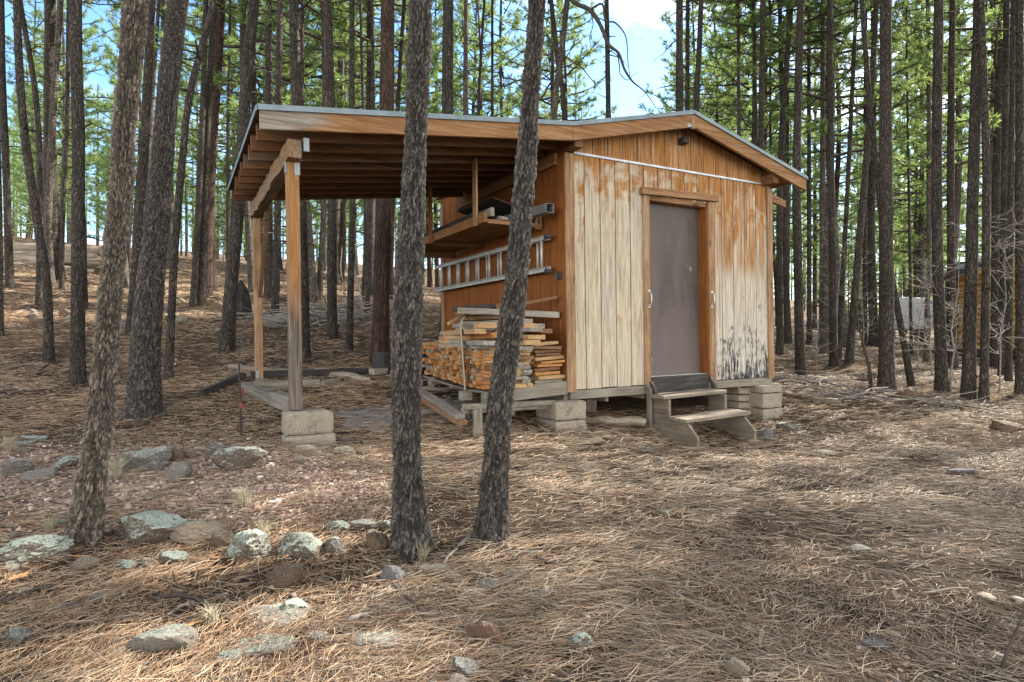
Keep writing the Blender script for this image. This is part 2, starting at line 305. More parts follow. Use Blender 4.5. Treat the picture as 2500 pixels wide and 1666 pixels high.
t = NT('tarp'); M['tarp'] = t.pbr(t.ramp(t.noise(t.coord(), 7, 5, .7), [(.3,(.10,.098,.095)),(.55,(.22,.215,.205)),(.7,(.17,.14,.10))]), .85, t.bump(t.noise(t.coord(), 9, 5, .7), .5, .02))
t = NT('black_wire'); M['wire'] = t.pbr((.03,.028,.027), .6); t = NT('red_ribbon'); M['ribbon'] = t.pbr((.20,.045,.03), .8)
t = NT('cabin_log'); g = t.noise(t.coord((.1,1,1)), 20, 4, .6); M['cabin'] = t.pbr(t.ramp(g, [(.3,(.30,.15,.045)),(.7,(.60,.36,.13))]), .6)
t = NT('dark_glass'); M['glass'] = t.pbr((.02,.022,.025), .12, None, 0, .5)
t = NT('white_paint'); M['white'] = t.pbr(t.ramp(t.noise(t.coord(), 5, 3, .5), [(.3,(.62,.65,.68)),(.7,(.76,.78,.80))]), .5)
t = NT('log_wood'); g = t.noise(t.coord((.08,1,1), rnd=True), 22, 5, .65, .6); M['log'] = t.pbr(t.ramp(g, [(.3,(.10,.075,.052)),(.5,(.25,.205,.155)),(.72,(.40,.35,.28))]), .88, t.bump(g, .8, .01))
t = NT('charred_wood'); g = t.noise(t.coord((1,1,.2)), 18, 5, .65, .6); M['char'] = t.pbr(t.ramp(g, [(.3,(.008,.008,.008)),(.6,(.03,.028,.026)),(.8,(.12,.10,.085))]), .85, t.bump(g, .9, .02))

# ------------------------------------------------------------------ mesh helpers
class MB:
    def __init__(s): s.v=[]; s.f=[]; s.c=[]; s.mi=[]
    def add(s, vs, fs, col=None, mi=0):
        b = len(s.v); s.v.extend([tuple(x) for x in vs]); s.f.extend([tuple(b+i for i in f) for f in fs]); s.mi.extend([mi]*len(fs))
        col = col or (random.random(), random.random(), random.random()); s.c.extend([col]*len(vs)); return s
    def box(s, lo, hi, rot=None, jit=0, mi=0):
        c = [(a+b)/2 for a, b in zip(lo,hi)]; h = [(b-a)/2 for a, b in zip(lo,hi)]
        vs = []
        for x in (-1,1):
            for y in (-1,1):
                for z in (-1,1):
                    p = Vector((x*h[0]+random.uniform(-jit,jit), y*h[1]+random.uniform(-jit,jit), z*h[2]+random.uniform(-jit,jit)))
                    if rot: p = rot @ p
                    vs.append(p+Vector(c))
        return s.add(vs, [(0,1,3,2),(4,6,7,5),(0,4,5,1),(2,3,7,6),(0,2,6,4),(1,5,7,3)], mi=mi)
    def prism(s, prof, axis, a, b, mi=0):     # prof: list of 2D points; axis 0/1/2 is the extrusion axis
        def mk(p, t):
            q = list(p); q.insert(axis, t); return q
        n = len(prof); vs = [mk(p,a) for p in prof]+[mk(p,b) for p in prof]
        fs = [tuple(range(n-1,-1,-1)), tuple(range(n,2*n))]+[(i,(i+1)%n,n+(i+1)%n,n+i) for i in range(n)]
        return s.add(vs, fs, mi=mi)
    def beam(s, p0, p1, w, h, up=(0,0,1), mi=0):
        p0, p1, up = Vector(p0), Vector(p1), Vector(up); d = (p1-p0).normalized(); sx = d.cross(up).normalized(); uz = sx.cross(d)
        vs = [p+sx*(a*w/2)+uz*(b*h/2) for p in (p0,p1) for a, b in ((-1,-1),(1,-1),(1,1),(-1,1))]
        return s.add(vs, [(3,2,1,0),(4,5,6,7),(0,1,5,4),(1,2,6,5),(2,3,7,6),(3,0,4,7)], mi=mi)
    def tube(s, pts, rad, n=8, mi=0, cap=True, col=None, wob=0):
        pts = [Vector(p) for p in pts]; m = len(pts)
        if not hasattr(rad, '__len__'): rad = [rad]*m
        vs = []; ref = Vector((.31,.95,.1))
        for i, p in enumerate(pts):
            d = (pts[min(i+1,m-1)]-pts[max(i-1,0)]).normalized()
            a = d.cross(ref); 
            if a.length < .1: a = d.cross(Vector((1,0,0)))
            a.normalize(); b = d.cross(a)
            for k in range(n):
                t = 2*math.pi*k/n; r = rad[i]*(1+random.uniform(-wob,wob)); vs.append(p+a*(r*math.cos(t))+b*(r*math.sin(t)))
        fs = [(i*n+k, i*n+(k+1)%n, (i+1)*n+(k+1)%n, (i+1)*n+k) for i in range(m-1) for k in range(n)]
        if cap: fs += [tuple(range(n-1,-1,-1)), tuple((m-1)*n+k for k in range(n))]
        return s.add(vs, fs, col, mi)
    def mesh(s, name, mats, smooth=False):
        me = bpy.data.meshes.new(name); me.from_pydata(s.v, [], s.f)
        for m in (mats if isinstance(mats, (list,tuple)) else [mats]): me.materials.append(M[m] if isinstance(m, str) else m)
        me.polygons.foreach_set('material_index', s.mi)
        ca = me.color_attributes.new('bc', 'FLOAT_COLOR', 'POINT'); ca.data.foreach_set('color', np.array([(*c,1) for c in s.c], 'f').ravel())
        if smooth: me.polygons.foreach_set('use_smooth', [True]*len(me.polygons))
        me.update(); return me
    def build(s, name, mats, parent=None, bevel=0, smooth=False):
        return link(name, s.mesh(name, mats, smooth), parent, bevel)
def link(name, me, parent=None, bevel=0):
    o = bpy.data.objects.new(name, me); C.objects.link(o)
    if parent: o.parent = parent
    if bevel:
        b = o.modifiers.new('bevel', 'BEVEL'); b.width = bevel; b.segments = 2; b.limit_method = 'ANGLE'; b.harden_normals = False
    return o
def fastmesh(name, V, faces_flat, lsize, mat, cols=None, layer='bc', smooth=False, extra=None):
    me = bpy.data.meshes.new(name); nv = len(V); nf = len(faces_flat)//lsize
    me.vertices.add(nv); me.vertices.foreach_set('co', V.astype('f').ravel()); me.loops.add(len(faces_flat)); me.loops.foreach_set('vertex_index', faces_flat.astype('i'))
    me.polygons.add(nf); me.polygons.foreach_set('loop_start', np.arange(0, nf*lsize, lsize, dtype='i'))
    me.polygons.foreach_set('use_smooth', np.full(nf, smooth, bool))
    me.materials.append(M[mat] if isinstance(mat, str) else mat); me.update(calc_edges=True)
    if cols is not None:
        ca = me.color_attributes.new(layer, 'FLOAT_COLOR', 'POINT'); ca.data.foreach_set('color', np.concatenate([cols, np.ones((nv,1))],1).astype('f').ravel())
    me.validate(); return me
def tag(o, label=None, cat=None, group=None, kind=None):
    if label: o['label'] = label
    if cat: o['category'] = cat
    if group: o['group'] = group
    if kind: o['kind'] = kind
    return o
def empty(name, loc=(0,0,0), rot=(0,0,0), **k):
    o = bpy.data.objects.new(name, None); C.objects.link(o); o.location = loc; o.rotation_euler = rot; o.empty_display_size = .2
    return tag(o, **k)

# ------------------------------------------------------------------ sky, sun, camera
SUN_AZ, SUN_EL = 60., 41.
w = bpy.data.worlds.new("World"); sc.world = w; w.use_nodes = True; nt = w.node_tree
sky = nt.nodes.new('ShaderNodeTexSky'); sky.sky_type = 'NISHITA'; sky.sun_disc = False; sky.sun_elevation = R(SUN_EL); sky.sun_rotation = R(SUN_AZ)
sky.air_density = 1.0; sky.dust_density = .6; sky.ozone_density = 1.6
bg = nt.nodes['Background']
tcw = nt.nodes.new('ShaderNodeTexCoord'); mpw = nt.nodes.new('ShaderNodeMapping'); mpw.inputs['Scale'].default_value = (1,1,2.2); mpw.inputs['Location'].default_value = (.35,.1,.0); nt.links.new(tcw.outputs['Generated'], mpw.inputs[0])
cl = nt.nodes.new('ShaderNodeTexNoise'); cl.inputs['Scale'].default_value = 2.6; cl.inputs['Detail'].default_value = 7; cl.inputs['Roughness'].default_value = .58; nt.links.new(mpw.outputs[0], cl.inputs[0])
cr = nt.nodes.new('ShaderNodeValToRGB'); cr.color_ramp.elements[0].position = .41; cr.color_ramp.elements[1].position = .66; sxw = nt.nodes.new('ShaderNodeSeparateXYZ'); nt.links.new(tcw.outputs['Generated'], sxw.inputs[0]); mma = nt.nodes.new('ShaderNodeMath'); mma.operation = 'MULTIPLY_ADD'; nt.links.new(sxw.outputs[1], mma.inputs[0]); mma.inputs[1].default_value = -.17; nt.links.new(cl.outputs['Fac'], mma.inputs[2]); nt.links.new(mma.outputs[0], cr.inputs[0])  # unseen extra cloud added behind the camera to warm and neutralise the ambient light
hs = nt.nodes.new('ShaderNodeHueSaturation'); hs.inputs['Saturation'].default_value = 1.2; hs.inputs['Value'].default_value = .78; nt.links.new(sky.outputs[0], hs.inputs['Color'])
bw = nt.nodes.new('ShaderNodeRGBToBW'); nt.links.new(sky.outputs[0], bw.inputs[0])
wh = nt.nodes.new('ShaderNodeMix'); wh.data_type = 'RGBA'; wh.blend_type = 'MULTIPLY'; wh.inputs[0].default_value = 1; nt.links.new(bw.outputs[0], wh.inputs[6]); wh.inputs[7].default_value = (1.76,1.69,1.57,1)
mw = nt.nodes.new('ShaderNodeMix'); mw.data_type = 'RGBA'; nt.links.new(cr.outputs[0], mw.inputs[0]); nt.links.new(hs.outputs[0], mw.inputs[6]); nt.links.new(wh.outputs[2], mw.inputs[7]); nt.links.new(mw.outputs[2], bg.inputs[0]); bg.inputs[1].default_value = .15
sd = Vector((math.sin(R(SUN_AZ))*math.cos(R(SUN_EL)), math.cos(R(SUN_AZ))*math.cos(R(SUN_EL)), math.sin(R(SUN_EL))))
L = bpy.data.lights.new('sun', 'SUN'); L.energy = 3.9; L.angle = R(.6); L.color = (1,.93,.82)
lo = bpy.data.objects.new('sun', L); C.objects.link(lo); lo.rotation_euler = sd.to_track_quat('Z','Y').to_euler(); lo.location = sd*60
cam = bpy.data.cameras.new('camera'); co = bpy.data.objects.new('camera', cam); C.objects.link(co); sc.camera = co
co.location = (0,0,EYE); co.rotation_euler = (R(90),0,0); cam.sensor_width = 36; cam.lens = F/2500*36; cam.shift_y = -3/2500; cam.clip_end = 900; cam.clip_start = .05
sc.view_settings.view_transform = 'Standard'; sc.view_settings.look = 'None'; sc.view_settings.exposure = 2.04; sc.view_settings.gamma = 1
sc.render.engine = 'CYCLES'; sc.cycles.max_bounces = 5; sc.cycles.diffuse_bounces = 3; sc.cycles.transmission_bounces = 3; sc.cycles.transparent_max_bounces = 6
sc.cycles.use_denoising = True; sc.cycles.sample_clamp_indirect = 6
try: sc.cycles.denoiser = 'OPENIMAGEDENOISE'; sc.cycles.denoising_prefilter = 'NONE'; sc.cycles.denoising_input_passes = 'RGB_ALBEDO_NORMAL'
except Exception: pass

# ------------------------------------------------------------------ shed frame
TH = R(29.2); SX, SY, SZ = .580, 6.18, EYE-.513; LEAN = -.015
SM = Matrix.Translation((SX,SY,SZ)) @ Matrix.Rotation(TH,4,'Z') @ Matrix.Rotation(LEAN,4,'Y')
def sw(u, v, w=0): return SM @ Vector((u,v,w))
def sinv(x, y):
    dx, dy = x-SX, y-SY; c, s = math.cos(TH), math.sin(TH); return c*dx+s*dy, -s*dx+c*dy
def sgl(u, v):
    p = sw(u,v,0); return gz(p.x,p.y)-SZ

# ------------------------------------------------------------------ ground sheet
def build_ground():
    ys = np.concatenate([np.linspace(-6,1,24)[:-1], np.geomspace(2.,172,330)-1.0]); tt = np.linspace(-1,1,301); tt = np.sign(tt)*(.55*np.abs(tt)+.45*np.abs(tt)**3)
    X = tt[None,:]*(np.abs(ys)[:,None]*1.9+7); Y = np.repeat(ys[:,None], len(tt), 1)
    x, y = X.ravel(), Y.ravel(); z = gzv(x,y); V = np.stack([x,y,z],1)
    ny, nx = X.shape; i = np.arange(ny-1)[:,None]*nx+np.arange(nx-1)[None,:]; q = np.stack([i,i+1,i+nx+1,i+nx],-1).reshape(-1)
    gm = gravel_mask(x,y); cols = np.stack([gm,gm,gm],1)
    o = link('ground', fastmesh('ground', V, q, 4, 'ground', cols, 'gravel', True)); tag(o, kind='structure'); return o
def gravel_mask(x, y):
    o = np.zeros_like(x)
    d = np.exp(-((y-4.05+.12*(x+2))/.55)**2)*np.clip((-.55-x)/.8,0,1)*np.clip((x+5.5)/1.,0,1)
    return np.clip(d*1.3*(.4+fbm(np.stack([x*2.2,y*2.2,o],1),3,21)*1.2), 0, 1)
ground = build_ground()
# ------------------------------------------------------------------ the shed
W_, L_ = 3.15, 3.29
shed = empty('wooden_shed', (SX,SY,SZ), (0,LEAN,TH), label='weathered wooden shed with brown door and open lean-to roof on posts', cat='shed')
PROF = [(-2.95,2.315),(-.07,2.65),(1.575,3.04),(3.56,2.535)]     # roof line (u, w) at the drip edge
def roofw(u):
    for (a,b),(c,d) in zip(PROF, PROF[1:]):
        if u <= c or (c,d) == PROF[-1]: return b+(d-b)*(u-a)/(c-a)
def clip_poly(poly, f):     # keep the part with f(p) >= 0
    out = []
    for i, p in enumerate(poly):
        q = poly[(i+1)%len(poly)]; a, b = f(p), f(q)
        if a >= 0: out.append(p)
        if a*b < 0: t_ = a/(a-b); out.append((p[0]+(q[0]-p[0])*t_, p[1]+(q[1]-p[1])*t_))
    return out
UNDER = .19
def gable(poly):
    for (a,b),(c,d) in ((PROF[1],PROF[2]),(PROF[2],PROF[3])):
        poly = clip_poly(poly, lambda p: b+(d-b)*(p[0]-a)/(c-a)-UNDER*0.35-p[1])
        if not poly: return poly
    return poly
def plank_wall(mb, planks, v0, v1):
    for (a,b,lo,hi) in planks:
        pl = gable([(a,lo),(b,lo),(b,hi),(a,hi)])
        if len(pl) >= 3: mb.prism(pl, 1, v0, v1)
DU0, DU1, DTOP = 1.10, 2.02, 2.10
def front_wall():
    mb = MB(); pl = []
    e = [0.0]+[.23+.2032*k for k in range(14)]+[W_]
    g = .0055
    for a, b in zip(e, e[1:]):
        a2, b2 = a+g, b-g
        segs = [(a2,b2)]
        if b2 > DU0-.02 and a2 < DU1+.02:      # door opening
            pl.append((a2,b2,DTOP,2.425))
            if a2 < DU0-.02: pl.append((a2,DU0-.02,0,DTOP))
            if b2 > DU1+.02: pl.append((DU1+.02,b2,0,DTOP))
        else: pl.append((a2,b2,random.uniform(-.006,.004),2.425))
    e = [0.0]+[.14+.2032*k for k in range(15)]+[W_]
    for a, b in zip(e, e[1:]): pl.append((a+g,b-g,2.455,3.2))
    plank_wall(mb, pl, 0., .012)
    o = mb.build('front_wall', 'front', shed, .0015)
    mb = MB()
    for a,b,lo,hi in ((0.005,DU0-.02,.01,3.2),(DU1+.02,W_-.005,.01,3.2),(DU0-.02,DU1+.02,DTOP,3.2)):
        p = gable([(a,lo),(b,lo),(b,hi),(a,hi)]); mb.prism(p, 1, .014, .03)
    mb.build('wall_backing', 'burnt', shed)
front_wall()
def side_wall():
    mb = MB(); v = .0; k = 0
    ws = roofw(0.0)-.05
    v = .10
    edges = [.0,.11]+[.11+.2032*i for i in range(1,16)]; edges = [x for x in edges if x < L_]+[L_]
    for a, b in zip(edges, edges[1:]):
        mb.box((.004,a+.004,0),(.016,b-.004,ws))
    mb.build('side_wall', 'side', shed, .001)
    mb = MB(); mb.box((.018,.03,.01),(.034,L_-.01,ws)); mb.build('side_wall_backing', 'burnt', shed)
    mb = MB(); mb.box((W_-.014,.032,0),(W_,L_,2.55)); mb.build('side_wall', 'side', shed)
    mb = MB(); pl = gable([(.036,0),(W_-.016,0),(W_-.016,3.2),(.036,3.2)]); mb.prism(pl, 1, L_-.02, L_-.004); mb.build('rear_wall', 'side', shed)
side_wall()
# trims
mb = MB(); mb.box((-.022,-.026,-.03),(.088,-.002,2.43), jit=.003); mb.build('corner_trim', 'trim_z', shed, .006)
mb = MB(); mb.box((-.023,0.0,-.03),(-.001,.13,2.40), jit=.002); mb.build('corner_trim', 'side', shed, .003)
mb = MB(); mb.box((W_-.075,-.024,-.02),(W_+.02,-.002,2.40), jit=.003); mb.build('corner_trim', 'trim_z', shed, .005)
mb = MB(); mb.box((-.024,L_-.09,-.02),(-.001,L_+.02,2.5)); mb.build('corner_trim', 'trim_z', shed, .003)
mb = MB(); mb.box((.098,-.012,2.428),(W_-.10,.001,2.452)); mb.build('flashing_strip', 'strip', shed, .001)
# door set
mb = MB(); mb.box((1.016,-.026,-.015),(1.098,-.002,2.10), jit=.003); mb.build('door_casing', 'trim_z', shed, .005)
mb = MB(); mb.box((2.022,-.026,-.02),(2.128,-.002,2.12), jit=.003); mb.build('door_casing', 'trim_z', shed, .005)
mb = MB(); mb.beam((.972,-.032,2.137),(2.162,-.032,2.168),.055,.082); mb.build('door_lintel', 'trim_x', shed, .006)
mb = MB(); mb.box((1.098,-.003,.04),(1.116,.125,2.10)); mb.build('door_jamb', 'side', shed, .002)
mb = MB(); mb.box((2.000,-.003,.04),(2.022,.125,2.12)); mb.build('door_jamb', 'side', shed, .002)
mb = MB(); mb.box((1.117,.004,2.055),(1.999,.125,2.10)); mb.build('door_head', 'trim_x', shed, .003)
mb = MB(); mb.box((1.118,.118,.085),(1.997,.155,2.052)); door = mb.build('door', 'door', shed, .003)
mb = MB(); mb.box((1.05,-.004,.035),(2.07,.14,.078)); mb.build('door_sill', 'burnt', shed, .004)
mb = MB(); mb.box((1.12,.02,.079),(1.996,.116,.086)); mb.build('threshold_strip', 'alu', shed, .001)
for u_, w_ in ((1.078,.95),(2.055,.96)):
    mb = MB(); 
    mb.tube([(u_,-.028,w_-.075),(u_,-.055,w_-.07),(u_,-.064,w_-.03),(u_,-.064,w_+.03),(u_,-.055,w_+.07),(u_,-.028,w_+.075)], .008, 8)
    mb.box((u_-.014,-.031,w_-.10),(u_+.014,-.026,w_-.06)); mb.box((u_-.014,-.031,w_+.06),(u_+.014,-.026,w_+.10))
    mb.build('pull_handle', 'chrome', shed, .001, True)
# floor frame
mb = MB(); mb.box((.03,.004,-.105),(W_+.01,.05,-.012)); mb.build('floor_beam', 'greywood', shed, .004)
mb = MB(); mb.box((-.02,.052,-.15),(.03,L_,-.012)); mb.build('floor_beam', 'greywood_y', shed, .004)
mb = MB(); mb.box((W_-.04,.052,-.15),(W_+.006,L_,-.012)); mb.build('floor_beam', 'greywood_y', shed, .004)
mb = MB(); mb.box((.032,.055,-.05),(W_-.042,L_,-.014)); mb.build('floor', 'greywood', shed)
for k in range(1,6):
    mb = MB(); mb.box((k*.52,.06,-.16),(k*.52+.04,L_-.02,-.052)); mb.build('floor_joist', 'greywood_y', shed)
mb = MB(); mb.prism([(.62,-.11),(.80,-.11),(.74,-.42),(.64,-.42)], 1, .55, .60); mb.build('floor_support', 'greywood_z', shed, .003)
# roof
VF, VBC, VBS = -.235, 2.62, 3.50
def slab(prof, v0, v1, top, bot):
    mb = MB(); up = [(u, w+top) for u, w in prof]; dn = [(u, w+bot) for u, w in reversed(prof)]
    for (a, b) in zip(prof, prof[1:]):
        mb.prism([(a[0],a[1]+bot),(b[0],b[1]+bot),(b[0],b[1]+top),(a[0],a[1]+top)], 1, v0, v1)
    return mb
rf = slab(PROF[1:], VF-.004, VBS, .006, -.004).build('roof', 'roofing', shed)
slab(PROF[1:], VF+.03, VBS-.01, -.006, -.022).build('roof_deck', 'trim_x', rf)
rc = slab(PROF[:2], VF-.004, VBC, .006, -.004).build('lean_to_roof', 'roofing', shed)
slab(PROF[:2], VF+.03, VBC-.01, -.006, -.022).build('roof_deck', 'rafter', rc)
for (a,b) in zip(PROF, PROF[1:]):
    mb = MB(); g_ = .0015
    q0 = (a[0]+g_, a[1]); q1 = (b[0]-g_, b[1])
    mb.prism([(q0[0],q0[1]-.034),(q1[0],q1[1]-.034),(q1[0],q1[1]+.010),(q0[0],q0[1]+.010)], 1, VF-.016, VF-.006)
    mb.prism([(q0[0],q0[1]-.034),(q1[0],q1[1]-.034),(q1[0],q1[1]-.020),(q0[0],q0[1]-.020)], 1, VF-.021, VF-.0165)
    mb.build('drip_edge', 'drip', shed)
mb = MB(); a = PROF[0]; mb.box((a[0]-.012,VF-.004,a[1]-.034),(a[0]-.003,VBC,a[1]+.006)); mb.build('drip_edge', 'drip', shed)
mb = MB(); a = PROF[3]; mb.box((a[0]+.003,VF-.004,a[1]-.034),(a[0]+.012,VBS,a[1]+.006)); mb.build('drip_edge', 'drip', shed)
FH = .150
def fascia(u0, u1, seg, v0, v1, name, mat, bev=.005, h=FH, cut=0):
    (a,b),(c,d) = PROF[seg],PROF[seg+1]; f = lambda u: b+(d-b)*(u-a)/(c-a)-.024
    mb = MB(); mb.prism([(u0,f(u0)-h),(u1,f(u1)-h+cut),(u1,f(u1)),(u0,f(u0))], 1, v0, v1); return mb.build(name, mat, shed, bev)
fascia(-2.935,-.072,0,VF,VF+.038,'fascia_board','fascia')
fascia(-.068,1.555,1,VF,VF+.038,'fascia_board','fascia')
fascia(1.595,3.545,2,VF,VF+.038,'fascia_board','fascia', .005)
mb = MB(); mb.box((1.553,VF+.004,2.85),(1.597,VF+.04,3.005)); mb.build('ridge_board', 'trim_z', shed, .002)
for k in range(1,10):
    v = VF+.298*k
    fascia(-2.93+random.uniform(-.012,.012), -.03, 0, v, v+.038, 'rafter', 'rafter', .003, FH+random.uniform(-.004,.004))
for k in range(1,5):
    v = VF+.61*k; fascia(3.0,3.53,2,v,v+.038,'rafter_tail','trim_x',.003)
# ends of beams under the gable
for u_, w_, wd, hh in ((.035,2.50,.10,.13),(1.60,2.765,.085,.07),(3.02,2.475,.10,.12)):
    mb = MB(); mb.box((u_-wd/2,-.19 if u_ != 1.60 else -.10,w_-hh/2),(u_+wd/2,-.001,w_+hh/2), jit=.004); mb.build('beam_end', 'rafter' if u_ != 1.60 else 'burnt', shed, .006)
mb = MB(); mb.prism([(3.0,2.28),(3.50,2.20),(3.50,2.28),(3.06,2.40)], 1, .03, .07); mb.build('eave_bracket', 'trim_x', shed, .003)
mb = MB(); mb.prism([(1.47,2.845),(1.545,2.862),(1.535,2.88),(1.49,2.895),(1.475,2.885)], 1, VF-.004, VF-.001); mb.build('metal_bracket', 'galv', shed)
# ledger on the side wall
mb = MB(); mb.box((-.045,.135,2.34),(-.002,VBC,2.46)); mb.build('ledger_board', 'shelf_y', shed, .003)
# posts and post beam
U0, U1 = -2.712, -2.618
mb = MB(); mb.box((U0,-.01,-.02),(U1,.084,1.99), jit=.003); mb.build('post', 'post', shed, .008)
mb = MB(); mb.box((U0+.01,2.49,.02),(U1,2.58,1.98), jit=.002); mb.build('post', 'trim_z', shed, .006)
def rough_beam():
    mb = MB(); n = 26; pts = []; 
    for i in range(n+1):
        v = -.12+2.72*i/n; r = random.uniform(-.007,.007)
        c = (-2.665+r, v, 2.066+random.uniform(-.004,.004))
        hw, hh = .056+random.uniform(-.007,.007), .078+random.uniform(-.008,.006)
        pts.append([(c[0]-hw,v,c[2]-hh),(c[0]+hw,v,c[2]-hh),(c[0]+hw+.006,v,c[2]),(c[0]+hw,v,c[2]+hh),(c[0]-hw,v,c[2]+hh),(c[0]-hw-.006*random.random()*2,v,c[2])])
    vs = [p for r_ in pts for p in r_]; m = 6
    fs = [(i*m+k, (i+1)*m+k, (i+1)*m+(k+1)%m, i*m+(k+1)%m) for i in range(n) for k in range(m)] + [tuple(range(m)), tuple(n*m+k for k in reversed(range(m)))]
    mb.add(vs, fs); mb.build('eave_beam', 'beam_y', shed, .006)
rough_beam()
mb = MB(); mb.box((-2.605,-.14,2.05),(-2.56,-.132,2.155)); mb.box((-2.605,-.14,2.05),(-2.60,-.06,2.155)); mb.build('metal_bracket', 'galv', shed)
mb = MB(); mb.box((-2.655,-.016,1.885),(-2.612,-.0115,1.985)); mb.build('metal_bracket', 'galv', shed)
mb = MB(); mb.box((-2.72,-.0,1.90),(-2.714,.07,2.10)); mb.build('metal_bracket', 'galv', shed)
mb = MB(); mb.box((-2.70,2.485,.03),(-2.665,2.489,.19)); mb.build('metal_bracket', 'galv', shed)
mb = MB(); mb.beam((-2.64,2.50,1.05),(-2.60,2.02,1.99),.03,.04,(1,0,0)); mb.build('brace', 'rafter', shed, .003)
# shelf hung from the rafters
mb = MB(); mb.box((-.69,.43,1.755),(-.025,2.73,1.770)); shelf = mb.build('wall_shelf', 'shelf_y', shed, .001)
def part(mb, name, mat, p, b=.003): return mb.build(name, mat, p, b)
mb = MB(); mb.box((-.73,.42,1.735),(-.692,2.73,1.83)); part(mb,'edge_board','shelf_y',shelf)
mb = MB(); mb.box((-.69,.415,1.725),(-.03,.428,1.765)); part(mb,'edge_board','trim_x',shelf)
mb = MB(); mb.box((-.69,1.88,1.70),(-.03,1.92,1.753)); part(mb,'shelf_joist','rafter',shelf)
mb = MB(); mb.box((-.69,2.69,1.66),(-.03,2.73,1.753)); part(mb,'shelf_joist','rafter',shelf)
mb = MB(); mb.box((-.75,.56,1.72),(-.731,.65,2.42), jit=.003); part(mb,'hanger','trim_z',shelf)
mb = MB(); mb.box((-.752,1.82,1.71),(-.733,1.92,2.42)); part(mb,'hanger','side',shelf)
mb = MB(); mb.box((-.10,.43,1.71),(-.026,.47,1.93)); part(mb,'shelf_cleat','trim_z',shelf)

def world(o, u, v, w_, rz=0, ry=0, rx=0):
    o.location = sw(u,v,w_); o.rotation_euler = (Matrix.Rotation(TH+rz,3,'Z') @ Euler((rx,ry,0)).to_matrix()).to_euler(); return o
def board(name, l, wd, th, mat, u, v, w_, rz=0, ry=0, rx=0, label=None, cat='board', group=None, bev=.003, jit=.002):
    mb = MB(); mb.box((-l/2,-wd/2,-th/2),(l/2,wd/2,th/2), jit=jit); o = mb.build(name, mat, None, bev); world(o,u,v,w_,rz,ry,rx); return tag(o,label,cat,group)
H90 = math.pi/2
# things lying on the shelf
board('plywood_sheet', .95,.42,.012,'burnt',-.36,1.00,1.99,H90,R(-2),R(13),'dark plywood sheet tilted over the boards on the hung shelf','plywood')
board('lumber_board', 1.1,.09,.045,'lum_grey',-.60,1.03,1.86,H90,0,R(85),'short grey board standing on edge at the outer front of the hung shelf')
board('lumber_board', 1.9,.085,.03,'lum_grey',-.50,1.35,1.787,H90,0,0,'bottom grey board of those lying flat on the hung shelf')
board('lumber_board', 1.8,.12,.022,'lum_brown',-.36,1.36,1.786,H90+R(2),0,0,'brown board lying flat in the middle of the hung shelf')
board('lumber_board', 1.6,.09,.022,'lum_grey',-.44,1.29,1.816,H90-R(3),0,0,'thin grey board laid slantwise over the shelf boards')
board('lumber_board', 2.0,.15,.025,'burnt',-.62,1.75,1.845,H90,0,R(70),'long dark board on edge along the outer side of the shelf')
# square downspout on the shelf
def downspout():
    mb = MB(); l = 1.35; a = .045; t_ = .004
    for lo, hi in (((0,-a,-a),(l,a,-a+t_)),((0,-a,a-t_),(l,a,a)),((0,-a,-a+t_),(l,-a+t_,a-t_)),((0,a-t_,-a+t_),(l,a,a-t_))): mb.box(lo,hi)
    for k in range(4): mb.box((0,-a-.003,-a+.012+k*.022),(l,-a-.0005,-a+.02+k*.022))
    mb.box((.7,-a+t_,-a+t_),(.71,a-t_,a-t_))
    o = mb.build('downspout', 'galv', None, .003); world(o,-.20,.0,1.845,H90,R(-2)); tag(o,'square grey metal downspout sticking out of the hung shelf','downspout')
downspout()
# ladder hung flat on the side wall
def ladder():
    v0, v1, wt, wb = .225, 3.36, 1.625, 1.225
    root = empty('extension_ladder', sw(-.08,v0,wb), (0,LEAN,TH), label='aluminium extension ladder hung sideways on the brown side wall', cat='ladder')
    def u_ch(z, va, vb, du, nm):
        mb = MB(); mb.box((du-.012,va,z-.024),(du+.012,vb,z-.018)); mb.box((du-.012,va,z+.018),(du+.012,vb,z+.024)); mb.box((du+.008,va,z-.018),(du+.012,vb,z+.018)); return mb.build('ladder_rail','alu',root,.001)
    ln = v1-v0
    u_ch(0+.03,.06,ln,-.02,'r'); u_ch(.37,.06,ln,-.02,'r'); u_ch(.012+.03,0,ln-.15,.018,'r'); u_ch(.37-.006,0,ln-.15,.018,'r')
    for k in range(10):
        v = .10+.305*k
        mb = MB(); mb.tube([(-.02,v,.05),(-.02,v,.35)], .017, 8); mb.build('rung','alu',root,0,True)
        if k < 9:
            mb = MB(); mb.tube([(.018,v+.14,.05),(.018,v+.14,.35)], .015, 8); mb.build('rung','alu',root,0,True)
    for z in (.02,.385):
        mb = MB(); mb.box((-.045,-.055,z-.03),(.012,.02,z+.008)); 
        for k in range(4): mb.box((-.049,-.05+k*.018,z-.028),(-.0455,-.042+k*.018,z+.006))
        mb.build('ladder_foot','darkmetal',root,.003)
ladder()
# hook below the ladder
mb = MB(); mb.box((-.05,.055,1.14),(-.024,.115,1.22)); mb.tube([(-.05,.085,1.15),(-.085,.085,1.145),(-.09,.085,1.20)],.009,6); mb.build('wall_hook','darkmetal',shed,.003)

